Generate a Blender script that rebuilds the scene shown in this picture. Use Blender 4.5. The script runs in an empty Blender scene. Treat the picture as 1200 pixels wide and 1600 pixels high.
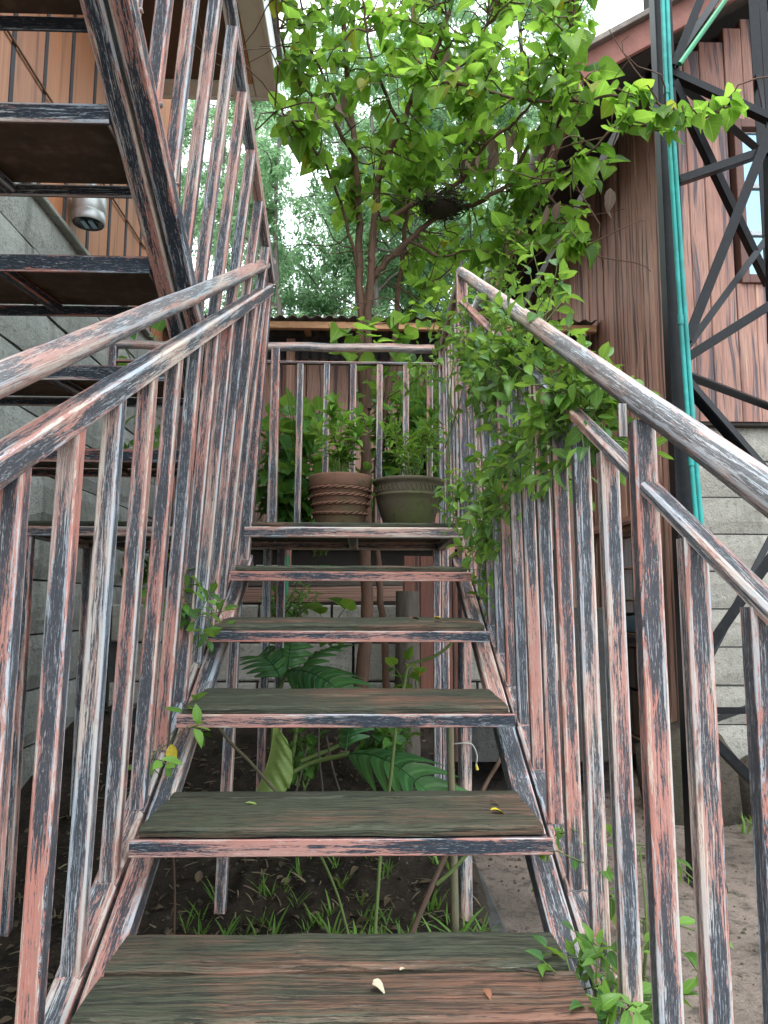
import bpy, math, random
import numpy as np
from mathutils import Vector, Matrix, Quaternion
R = math.radians
rng = random.Random(7)
nprng = np.random.default_rng(11)
scn = bpy.context.scene
COL = scn.collection

# ------------------------------------------------------------------ camera, sky, sun, exposure
cam_d = bpy.data.cameras.new('camera'); cam = bpy.data.objects.new('camera', cam_d); COL.objects.link(cam)
scn.camera = cam
cam.location = (0, 0, 1.05)
pitch, yaw, roll = .1211, .029, .0028
fw = Vector((math.sin(yaw)*math.cos(pitch), math.cos(yaw)*math.cos(pitch), math.sin(pitch)))
rt = Vector((math.cos(yaw), -math.sin(yaw), 0)); up = rt.cross(fw)
r2 = rt*math.cos(roll)+up*math.sin(roll); u2 = up*math.cos(roll)-rt*math.sin(roll)
cam.rotation_euler = Matrix((r2, u2, -fw)).transposed().to_euler()
cam_d.sensor_fit = 'VERTICAL'; cam_d.sensor_height = 36; cam_d.lens = 1196.6/1600*36
cam_d.clip_start = .05; cam_d.clip_end = 500

SUN_EL, SUN_AZ = R(62), R(200)      # high and behind the camera, veiled by cloud
world = bpy.data.worlds.new('World'); scn.world = world; world.use_nodes = True
wt = world.node_tree; wt.nodes.clear()
def wn(t, **k):
    n = wt.nodes.new(t)
    for a, b in k.items(): setattr(n, a, b)
    return n
sky = wn('ShaderNodeTexSky', sky_type='NISHITA', sun_disc=False, sun_elevation=SUN_EL, sun_rotation=SUN_AZ, dust_density=4)
wtc = wn('ShaderNodeTexCoord'); wnz = wn('ShaderNodeTexNoise'); wnz.inputs['Scale'].default_value = 2.2; wnz.inputs['Detail'].default_value = 5
wrp = wn('ShaderNodeValToRGB'); wrp.color_ramp.elements[0].color = (7.7, 8.8, 9.5, 1); wrp.color_ramp.elements[1].color = (11.0, 11.8, 12.2, 1)
wrp.color_ramp.elements[0].position = .35; wrp.color_ramp.elements[1].position = .62
wmx = wn('ShaderNodeMix', data_type='RGBA'); wmx.inputs[0].default_value = .86
wbg = wn('ShaderNodeBackground'); wbg.inputs['Strength'].default_value = .15
wo = wn('ShaderNodeOutputWorld')
L = wt.links.new
L(wtc.outputs['Generated'], wnz.inputs['Vector']); L(wnz.outputs['Fac'], wrp.inputs['Fac'])
L(sky.outputs['Color'], wmx.inputs[6]); L(wrp.outputs['Color'], wmx.inputs[7]); L(wmx.outputs[2], wbg.inputs['Color']); L(wbg.outputs[0], wo.inputs['Surface'])
sun_d = bpy.data.lights.new('sun', 'SUN'); sun_d.energy = 1.25; sun_d.angle = R(24); sun_d.color = (1, .985, .95)
sun = bpy.data.objects.new('sun', sun_d); COL.objects.link(sun)
sd = Vector((math.sin(SUN_AZ)*math.cos(SUN_EL), math.cos(SUN_AZ)*math.cos(SUN_EL), math.sin(SUN_EL)))
sun.rotation_euler = sd.to_track_quat('Z', 'Y').to_euler()
vs = scn.view_settings; vs.view_transform = 'Standard'; vs.look = 'None'; vs.exposure = 1.2; vs.gamma = 1; vs.use_curve_mapping = False
try:
    scn.cycles.max_bounces = 7; scn.cycles.transparent_max_bounces = 6; scn.cycles.caustics_reflective = False; scn.cycles.caustics_refractive = False
except Exception: pass

# ------------------------------------------------------------------ materials
class MT:
    def __init__(s, name):
        s.m = bpy.data.materials.new(name); s.m.use_nodes = True; s.t = s.m.node_tree
        s.t.nodes.clear(); s.out = s.n('ShaderNodeOutputMaterial'); s.b = s.n('ShaderNodeBsdfPrincipled')
        s.l(s.b.outputs[0], s.out.inputs['Surface'])
    def n(s, t, **k):
        nd = s.t.nodes.new(t)
        for a, b in k.items(): setattr(nd, a, b)
        return nd
    def l(s, a, b): s.t.links.new(a, b)
    def val(s, x, sock):
        if hasattr(x, 'is_output') or hasattr(x, 'links'): s.l(x, sock)
        else: sock.default_value = x
    def math(s, op, a, b=0.0, clamp=False):
        nd = s.n('ShaderNodeMath', operation=op, use_clamp=clamp); s.val(a, nd.inputs[0]); s.val(b, nd.inputs[1]); return nd.outputs[0]
    def mapr(s, x, a, b, c=0.0, d=1.0):
        nd = s.n('ShaderNodeMapRange'); s.val(x, nd.inputs[0])
        for i, v in enumerate((a, b, c, d)): nd.inputs[i+1].default_value = v
        return nd.outputs[0]
    def mix(s, f, a, b, mode='MIX'):
        nd = s.n('ShaderNodeMix', data_type='RGBA', blend_type=mode); s.val(f, nd.inputs[0])
        for v, k in ((a, 6), (b, 7)):
            if isinstance(v, tuple): nd.inputs[k].default_value = v if len(v) == 4 else v+(1,)
            else: s.l(v, nd.inputs[k])
        return nd.outputs[2]
    def vec(s, x, y, z):
        nd = s.n('ShaderNodeCombineXYZ'); s.val(x, nd.inputs[0]); s.val(y, nd.inputs[1]); s.val(z, nd.inputs[2]); return nd.outputs[0]
    def noise(s, v, scale, detail=3, rough=.55, dist=0):
        nd = s.n('ShaderNodeTexNoise'); s.l(v, nd.inputs['Vector']); nd.inputs['Scale'].default_value = scale
        nd.inputs['Detail'].default_value = detail; nd.inputs['Roughness'].default_value = rough; nd.inputs['Distortion'].default_value = dist
        return nd.outputs['Fac']
    def uvw(s):
        """u along the piece in metres, v round it, both shifted at random per object"""
        if hasattr(s, '_uv'): return s._uv
        uv = s.n('ShaderNodeUVMap'); sp = s.n('ShaderNodeSeparateXYZ'); s.l(uv.outputs[0], sp.inputs[0])
        oi = s.n('ShaderNodeObjectInfo')
        s.rand = oi.outputs['Random']
        s._uv = (sp.outputs[0], sp.outputs[1], s.rand); return s._uv
    def stretched(s, su, sv, off=0.0):
        u, v, r = s.uvw()
        uu = s.math('MULTIPLY', s.math('ADD', u, s.math('MULTIPLY', r, 37.0)), su)
        return s.vec(uu, s.math('MULTIPLY', v, sv), s.math('ADD', s.math('MULTIPLY', r, 91.0), off))
    def objvec(s, sx=1, sy=1, sz=1):
        tc = s.n('ShaderNodeTexCoord'); mp = s.n('ShaderNodeMapping'); s.l(tc.outputs['Object'], mp.inputs[0]); mp.inputs['Scale'].default_value = (sx, sy, sz)
        return mp.outputs[0]
    def geovec(s, sx=1, sy=1, sz=1):
        tc = s.n('ShaderNodeNewGeometry'); mp = s.n('ShaderNodeMapping'); s.l(tc.outputs['Position'], mp.inputs[0]); mp.inputs['Scale'].default_value = (sx, sy, sz)
        return mp.outputs[0]
    def set(s, col=None, rough=None, spec=None, metal=None, bump=None, bs=.3, bd=.003):
        if col is not None: s.val(col if not isinstance(col, tuple) else (col+(1,) if len(col) == 3 else col), s.b.inputs['Base Color'])
        if rough is not None: s.val(rough, s.b.inputs['Roughness'])
        if spec is not None: s.b.inputs['Specular IOR Level'].default_value = spec
        if metal is not None: s.b.inputs['Metallic'].default_value = metal
        if bump is not None:
            bp = s.n('ShaderNodeBump'); s.l(bump, bp.inputs['Height']); bp.inputs['Strength'].default_value = bs; bp.inputs['Distance'].default_value = bd
            s.l(bp.outputs[0], s.b.inputs['Normal'])
        return s.m

def paint_mat(name, pale=.0, gloom=0.0, soft=0.0):
    m = MT(name)
    u, v, r = m.uvw()
    patch = m.noise(m.stretched(3.6, .45, 3.1), 1.0, 2, .5)
    streak = m.noise(m.stretched(15, 6.0, 7.7), 1.0, 7, .74, 1.2)
    fine = m.noise(m.stretched(95, 30, 1.3), 1.0, 4, .7)
    f = m.math('FRACT', v); ed = m.math('MULTIPLY', m.math('ABSOLUTE', m.math('SUBTRACT', f, .5)), 2.0)   # 0 mid face, 1 at a corner
    hue = m.noise(m.stretched(1.3, .3, 5), 1.0, 2)
    # undercoat, then pink, then a combed pale coat worn back to the corners
    d = m.math('ADD', m.math('MULTIPLY', patch, 1.0), m.math('MULTIPLY', streak, 1.15))
    d = m.math('SUBTRACT', d, m.math('MULTIPLY', m.math('POWER', ed, 2.5), .26))
    d = m.math('ADD', d, m.math('MULTIPLY', m.math('SUBTRACT', fine, .5), .42))
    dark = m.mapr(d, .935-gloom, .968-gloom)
    pink = m.mix(m.mapr(hue, .35, .65), (.54, .215, .17), (.45, .27, .235))
    pink = m.mix(m.math('MULTIPLY', m.mapr(streak, .45, .62), .7), pink, (.38, .185, .155))
    fl = m.noise(m.stretched(48, 13, 33), 1.0, 5, .72, .8)
    navy = m.mix(m.mapr(fine, .35, .72), (.011, .015, .025), (.050, .068, .095))
    navy = m.mix(m.math('MULTIPLY', m.mapr(fl, .57, .63), .8), navy, (.40, .40, .41))
    col = m.mix(dark, pink, navy)
    w = m.noise(m.stretched(9.5, 8.0, 12.4), 1.0, 6, .72, .9)
    wl = m.math('ADD', m.math('ADD', w, m.math('MULTIPLY', m.math('POWER', ed, 3.0), .14)), m.math('MULTIPLY', m.math('SUBTRACT', fine, .5), .30))
    wl = m.math('ADD', wl, m.math('MULTIPLY', m.math('SUBTRACT', hue, .5), .35))
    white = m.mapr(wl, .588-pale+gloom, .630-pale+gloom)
    cream = m.mix(m.mapr(patch, .4, .6), (.68, .61, .52), (.50, .57, .65))
    col = m.mix(m.math('MULTIPLY', white, .82), col, cream)
    rs = m.noise(m.stretched(5, 1.6, 44), 1.0, 5, .65)
    col = m.mix(m.math('MULTIPLY', m.mapr(rs, .645, .70), .75), col, m.mix(fine, (.20, .085, .04), (.07, .035, .022)))
    if soft: col = m.mix(soft, col, m.mix(m.mapr(hue, .4, .6), (.43, .33, .29), (.36, .35, .34)))
    h = m.math('ADD', m.math('MULTIPLY', streak, .7), m.math('MULTIPLY', fine, .6))
    return m.set(col, m.mapr(fine, .3, .7, .42, .68), .35, bump=h, bs=.6, bd=.003)

def tread_mat():
    m = MT('worn_tread_wood')
    u, v, r = m.uvw()
    grain = m.noise(m.stretched(5, 130, 2), 1.0, 5, .68, .3)
    big = m.noise(m.stretched(2.2, 5, 9), 1.0, 3, .55)
    fine = m.noise(m.stretched(16, 330, 4), 1.0, 4, .65)
    moss = m.mapr(m.math('ADD', big, m.math('MULTIPLY', grain, .45)), .565, .72)
    wood = m.mix(m.mapr(grain, .38, .62), (.185, .098, .062), (.062, .044, .032))
    wood = m.mix(m.math('MULTIPLY', m.mapr(m.math('ADD', m.noise(m.stretched(3.1, 9, 21), 1, 3), m.math('MULTIPLY', fine, .35)), .66, .82), .55), wood, (.27, .125, .085))
    green = m.mix(m.mapr(fine, .38, .62), (.028, .034, .020), (.095, .103, .066))
    col = m.mix(moss, wood, green)
    col = m.mix(m.mapr(fine, .56, .64), col, (.018, .018, .017))
    col = m.mix(m.math('MULTIPLY', m.mapr(fine, .38, .30), .6), col, (.25, .23, .20))
    ln = m.noise(m.stretched(7, 150, 17), 1.0, 5, .75, .5); ln2 = m.noise(m.stretched(9, 55, 27), 1.0, 4, .7, .8)
    col = m.mix(m.math('MULTIPLY', m.mapr(ln, .545, .62), .68), col, (.016, .015, .013))
    col = m.mix(m.math('MULTIPLY', m.mapr(ln2, .61, .70), .38), col, (.27, .20, .165))
    sp = m.noise(m.stretched(22, 40, 37), 1.0, 4, .7); col = m.mix(m.math('MULTIPLY', m.mapr(sp, .63, .70), .7), col, (.02, .02, .018))
    h = m.math('SUBTRACT', m.math('ADD', grain, m.math('MULTIPLY', fine, .8)), m.math('MULTIPLY', m.mapr(ln, .53, .60), .6))
    return m.set(col, m.mapr(grain, .3, .7, .42, .75), .4, bump=h, bs=.8, bd=.004)

def cabin_mat(name, a, b, dk, seam=.5):
    m = MT(name)
    u, v, r = m.uvw()
    wob = m.noise(m.stretched(1.6, .3, 8), 1.0, 2)
    vv = m.math('ADD', v, m.math('MULTIPLY', wob, .10))
    uu = m.math('ADD', u, m.math('MULTIPLY', r, 53.0))
    st = m.noise(m.vec(m.math('MULTIPLY', uu, .9), m.math('MULTIPLY', vv, 26), m.math('MULTIPLY', r, 31)), 1.0, 3, .55, .4)
    fi = m.noise(m.stretched(7, 150, 3), 1.0, 4, .65)
    pt = m.noise(m.stretched(1.4, 3, 5), 1.0, 3)
    col = m.mix(m.mapr(pt, .35, .65), a, b)
    col = m.mix(m.mapr(fi, .45, .72), col, tuple(x*.45 for x in a))
    col = m.mix(m.math('MULTIPLY', m.mapr(st, .53, .60), .8), col, dk)
    lt = m.noise(m.stretched(1.2, 22, 15), 1.0, 3)
    col = m.mix(m.math('MULTIPLY', m.mapr(lt, .66, .74), .6), col, (.62, .47, .33))
    return m.set(col, .6, .3, bump=m.math('ADD', fi, m.math('MULTIPLY', st, .6)), bs=.5, bd=.004)

def clad_mat():
    m = MT('varnished_cladding')
    u, v, r = m.uvw()
    st = m.noise(m.stretched(.8, 24, 8), 1.0, 4, .6, .7)
    fi = m.noise(m.stretched(3, 90, 3), 1.0, 3, .6)
    pt = m.noise(m.stretched(.8, 3, 5), 1.0, 2)
    col = m.mix(m.mapr(pt, .3, .7), (.52, .20, .085), (.40, .17, .095))
    col = m.mix(m.math('MULTIPLY', m.mapr(st, .54, .66), .6), col, (.14, .06, .035))
    col = m.mix(m.math('MULTIPLY', m.mapr(fi, .5, .75), .5), col, (.56, .33, .2))
    return m.set(col, .42, .4, bump=fi, bs=.2, bd=.002)

def stone_mat(name, a, b, moss=.0, rough=.85):
    m = MT(name)
    oi = m.n('ShaderNodeObjectInfo')
    gv = m.geovec()
    n1 = m.noise(gv, 3.2, 4, .6); n2 = m.noise(gv, 26, 5, .7); drip = m.noise(m.geovec(7, 7, .7), 1.0, 4, .6); n3 = m.noise(gv, 90, 3, .6); n4 = m.noise(gv, 1.1, 3)
    col = m.mix(m.mapr(n1, .35, .65), a, b)
    col = m.mix(m.math('MULTIPLY', m.mapr(oi.outputs['Random'], 0, 1), .35), col, tuple(x*.62 for x in a))
    col = m.mix(m.math('MULTIPLY', m.mapr(n2, .55, .7), .6), col, tuple(x*.42 for x in b))
    col = m.mix(m.math('MULTIPLY', m.mapr(n2, .42, .3), .4), col, tuple(min(.8, x*1.4) for x in a))
    col = m.mix(m.math('MULTIPLY', m.mapr(drip, .54, .66), .5), col, tuple(x*.45 for x in b))
    col = m.mix(m.math('MULTIPLY', m.mapr(n3, .60, .68), .55), col, tuple(x*.3 for x in b))
    if moss: col = m.mix(m.math('MULTIPLY', m.mapr(n4, .5, .7), moss), col, (.07, .085, .05))
    return m.set(col, rough, .2, bump=m.math('ADD', n2, m.math('MULTIPLY', n3, .7)), bs=.9, bd=.009)

def simple_mat(name, c, rough=.6, spec=.4, metal=0, var=.25, scale=8, bs=.2):
    m = MT(name); gv = m.objvec()
    n1 = m.noise(gv, scale, 4, .6); n2 = m.noise(gv, scale*7, 3)
    col = m.mix(m.mapr(n1, .35, .65), c, tuple(x*(1-var) for x in c))
    col = m.mix(m.math('MULTIPLY', m.mapr(n2, .5, .75), var), col, tuple(min(.9, x*1.5+.01) for x in c))
    return m.set(col, rough, spec, metal, bump=n2, bs=bs, bd=.002)

def leaf_mat(name, lo, hi, trans=.45, rough=.42, yellow=.0, tint=None):
    m = MT(name)
    oi = m.n('ShaderNodeObjectInfo'); ge = m.n('ShaderNodeNewGeometry')
    rnd = m.math('FRACT', m.math('ADD', oi.outputs['Random'], ge.outputs['Random Per Island']))
    uv = m.n('ShaderNodeUVMap'); sp = m.n('ShaderNodeSeparateXYZ'); m.l(uv.outputs[0], sp.inputs[0])
    x, y = sp.outputs[0], sp.outputs[1]               # x along the midrib 0..1, y across -1..1 (stored +1)
    ay = m.math('ABSOLUTE', m.math('SUBTRACT', y, 1.0))
    col = m.mix(rnd, lo, hi)
    gn = m.noise(m.geovec(), 3.0, 3); col = m.mix(m.math('MULTIPLY', m.mapr(gn, .4, .65), .5), col, tuple(v*.7 for v in lo))
    if yellow: col = m.mix(m.mapr(m.math('FRACT', m.math('MULTIPLY', rnd, 17.3)), 1-yellow, 1-yellow+.02), col, (.42, .36, .03))
    vein = m.math('FRACT', m.math('ADD', m.math('MULTIPLY', x, 7.0), m.math('MULTIPLY', ay, -2.0)))
    vm = m.math('MAXIMUM', m.mapr(ay, .07, .02), m.math('MULTIPLY', m.mapr(vein, .14, .02), .5))
    col = m.mix(m.math('MULTIPLY', vm, .45), col, tuple(min(.9, v*1.7+.03) for v in hi))
    m.set(col, rough, .45, bump=vm, bs=.35, bd=.002)
    tr = m.n('ShaderNodeBsdfTranslucent'); m.l(m.mix(.35, col, (.45, .62, .05)) if tint is None else m.mix(.35, col, tint), tr.inputs[0])
    mx = m.n('ShaderNodeMixShader'); mx.inputs[0].default_value = trans
    m.l(m.b.outputs[0], mx.inputs[1]); m.l(tr.outputs[0], mx.inputs[2]); m.l(mx.outputs[0], m.out.inputs['Surface'])
    return m.m

def bark_mat(name, a, b, sc=1.0):
    m = MT(name); u, v, r = m.uvw()
    n1 = m.noise(m.stretched(9*sc, 3, 2), 1.0, 4, .65); n2 = m.noise(m.stretched(40*sc, 9, 5), 1, 3, .6)
    col = m.mix(m.mapr(n1, .35, .65), a, b); col = m.mix(m.math('MULTIPLY', m.mapr(n2, .55, .7), .6), col, tuple(x*.35 for x in b))
    return m.set(col, .75, .25, bump=m.math('ADD', n1, n2), bs=.5, bd=.004)

def soil_mat():
    m = MT('dark_soil'); gv = m.geovec()
    a = m.noise(gv, 5, 5, .65); b = m.noise(gv, 38, 5, .7); c = m.noise(gv, 150, 3, .6)
    col = m.mix(m.mapr(a, .35, .65), (.020, .015, .011), (.046, .035, .026))
    col = m.mix(m.mapr(b, .55, .72), col, (.012, .010, .009)); col = m.mix(m.math('MULTIPLY', m.mapr(c, .6, .72), .6), col, (.15, .12, .09))
    return m.set(col, .9, .2, bump=m.math('ADD', b, m.math('MULTIPLY', c, .6)), bs=.9, bd=.012)

def path_mat():
    m = MT('damp_sandy_path'); gv = m.geovec()
    a = m.noise(gv, 1.7, 5, .6); b = m.noise(gv, 14, 5, .7); c = m.noise(gv, 70, 4, .7); d = m.noise(gv, 200, 2)
    col = m.mix(m.mapr(a, .38, .62), (.115, .092, .076), (.225, .178, .148))
    col = m.mix(m.math('MULTIPLY', m.mapr(b, .50, .62), .8), col, (.052, .042, .035))
    col = m.mix(m.math('MULTIPLY', m.mapr(c, .57, .68), .75), col, (.06, .052, .046))
    col = m.mix(m.math('MULTIPLY', m.mapr(d, .62, .72), .6), col, (.25, .22, .20))
    return m.set(col, m.mapr(a, .4, .6, .55, .85), .3, bump=m.math('ADD', m.math('ADD', b, c), m.math('MULTIPLY', d, .4)), bs=.9, bd=.012)

def pot_mat(name, a, b, moss):
    m = MT(name); gv = m.objvec()
    n1 = m.noise(gv, 7, 4, .6); n2 = m.noise(gv, 40, 4, .65); n3 = m.noise(gv, 3.2, 3)
    col = m.mix(m.mapr(n1, .35, .65), a, b)
    col = m.mix(m.math('MULTIPLY', m.mapr(m.math('ADD', n3, m.math('MULTIPLY', n2, .25)), .58, .75), moss), col, (.10, .115, .042))
    col = m.mix(m.math('MULTIPLY', m.mapr(n2, .54, .7), .55), col, tuple(x*.4 for x in b))
    return m.set(col, .75, .25, bump=n2, bs=.4, bd=.003)

def glass_mat():
    m = MT('window_glass'); gv = m.geovec(); n = m.noise(gv, .8, 2)
    return m.set((.24, .38, .48), .05, .9, .6, bump=n, bs=.05, bd=.02)  # blue base colour puts the reflected sky into the panes

M = dict(
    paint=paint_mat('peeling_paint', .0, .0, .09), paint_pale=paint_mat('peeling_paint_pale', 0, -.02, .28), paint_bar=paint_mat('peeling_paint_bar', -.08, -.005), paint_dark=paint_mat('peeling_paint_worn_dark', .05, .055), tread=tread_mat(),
    cabin=cabin_mat('cabin_boards', (.47, .275, .22), (.37, .185, .145), (.05, .062, .088)),
    cabin_dark=cabin_mat('cabin_boards_brown', (.58, .35, .27), (.40, .21, .16), (.035, .03, .032)),
    shed=cabin_mat('shed_boards', (.46, .27, .215), (.33, .19, .155), (.06, .05, .055)),
    clad=clad_mat(), seam=simple_mat('seam_filler', (.075, .075, .085), .7, .2),
    fascia=simple_mat('painted_fascia', (.30, .125, .10), .6, .3), white=simple_mat('white_fascia_paint', (.80, .82, .80), .5, .4, 0, .08),
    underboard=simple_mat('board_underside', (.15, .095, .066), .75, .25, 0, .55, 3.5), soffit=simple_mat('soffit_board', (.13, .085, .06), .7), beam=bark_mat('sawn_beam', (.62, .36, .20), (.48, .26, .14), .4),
    stone=stone_mat('grey_stone_blocks', (.42, .43, .40), (.30, .32, .30), .25), block=stone_mat('pale_cabin_blocks', (.46, .44, .39), (.36, .35, .31)),
    wallblock=stone_mat('retaining_blocks', (.52, .49, .44), (.40, .37, .33), .35), mortar=stone_mat('mortar', (.10, .10, .095), (.07, .07, .066)),
    boulder=stone_mat('boulder_stone', (.085, .07, .055), (.05, .042, .034), .4), conc=stone_mat('concrete', (.10, .10, .095), (.065, .065, .062), .3),
    black=simple_mat('black_steel_paint', (.004, .005, .0075), .4, .25, 0, .5, 6, .15), teal=simple_mat('teal_plastic_pipe', (.03, .31, .29), .45, .35, 0, .45, 3, .05),
    green=simple_mat('green_hose', (.02, .26, .12), .4, .5, 0, .2), steel=simple_mat('brushed_steel', (.50, .52, .52), .42, .5, .6, .2), lens=simple_mat('dark_lamp_lens', (.03, .03, .035), .2, .6),
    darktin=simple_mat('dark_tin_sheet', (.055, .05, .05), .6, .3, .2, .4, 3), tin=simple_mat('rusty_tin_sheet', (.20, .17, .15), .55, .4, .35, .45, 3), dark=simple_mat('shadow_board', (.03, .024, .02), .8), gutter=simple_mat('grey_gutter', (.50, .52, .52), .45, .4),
    glass=glass_mat(), wframe=simple_mat('window_frame_paint', (.15, .07, .055), .6), wbar=simple_mat('window_bar_paint', (.42, .46, .5), .5), doorwood=cabin_mat('old_door_wood', (.30, .18, .105), (.21, .125, .075), (.045, .035, .03)),
    soil=soil_mat(), path=path_mat(), bark=bark_mat('mulberry_bark', (.17, .092, .062), (.10, .065, .05)), twig=bark_mat('brown_twig', (.13, .075, .05), (.085, .06, .045)), greenstem=bark_mat('green_stem', (.16, .22, .07), (.11, .16, .05)),
    canebark=bark_mat('mossy_cane', (.12, .14, .09), (.20, .15, .09)), log=bark_mat('weathered_log', (.14, .115, .095), (.075, .065, .057), .4), screen=cabin_mat('dark_red_boards', (.20, .080, .055), (.13, .055, .04), (.03, .022, .02)), farbark=bark_mat('far_bark', (.17, .15, .13), (.10, .09, .08)),
    mul=leaf_mat('mulberry_leaf', (.038, .145, .024), (.33, .57, .08), .70, .4, .03, (.38, .62, .07)), vine=leaf_mat('vine_leaf', (.028, .115, .030), (.225, .44, .07), .42, .36), citrus=leaf_mat('citrus_leaf', (.07, .22, .04), (.28, .50, .09), .5, .36),
    shrub=leaf_mat('shrub_leaf', (.045, .16, .04), (.16, .36, .07), .45, .38), monst=leaf_mat('monstera_leaf', (.025, .105, .034), (.065, .185, .05), .25, .34), palm=leaf_mat('pale_leaf', (.36, .52, .17), (.44, .58, .20), .5, .4),
    straw=leaf_mat('dry_straw', (.13, .10, .06), (.30, .24, .15), .2, .7, 0, (.3, .25, .12)), grass=leaf_mat('grass_blade', (.07, .20, .03), (.20, .36, .07), .4, .5), far=leaf_mat('feathery_leaf_hazed', (.12, .27, .12), (.24, .42, .20), .6, .5, 0, (.5, .72, .42)), litter=leaf_mat('dead_leaf', (.06, .042, .026), (.17, .12, .075), .1, .8, 0, (.3, .2, .1)),  # far tree greens are lightened to stand in for distance haze
    deadleaf=leaf_mat('dry_hanging_leaf', (.075, .05, .035), (.19, .13, .09), .3, .8, 0, (.4, .3, .2)), petal=simple_mat('pale_petal', (.52, .46, .33), .6), yleaf=simple_mat('yellow_leaf', (.62, .47, .03), .55), redleaf=simple_mat('brown_leaf', (.25, .10, .05), .6),
    terra=pot_mat('terracotta', (.17, .088, .058), (.11, .062, .044), .4), mosspot=pot_mat('mossy_pot', (.11, .09, .062), (.075, .063, .045), 1.0), rope=pot_mat('terracotta_rope', (.20, .10, .066), (.13, .07, .048), .1), potsoil=simple_mat('pot_soil', (.04, .028, .02), .9),
    nest=simple_mat('nest_twig', (.055, .042, .035), .9), cord=simple_mat('brown_cord', (.20, .10, .05), .7), wire=simple_mat('wire', (.45, .45, .42), .5), yellow=simple_mat('yellow_tag', (.7, .55, .08), .5), fruit=simple_mat('green_fruit', (.14, .19, .04), .4),
)

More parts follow.
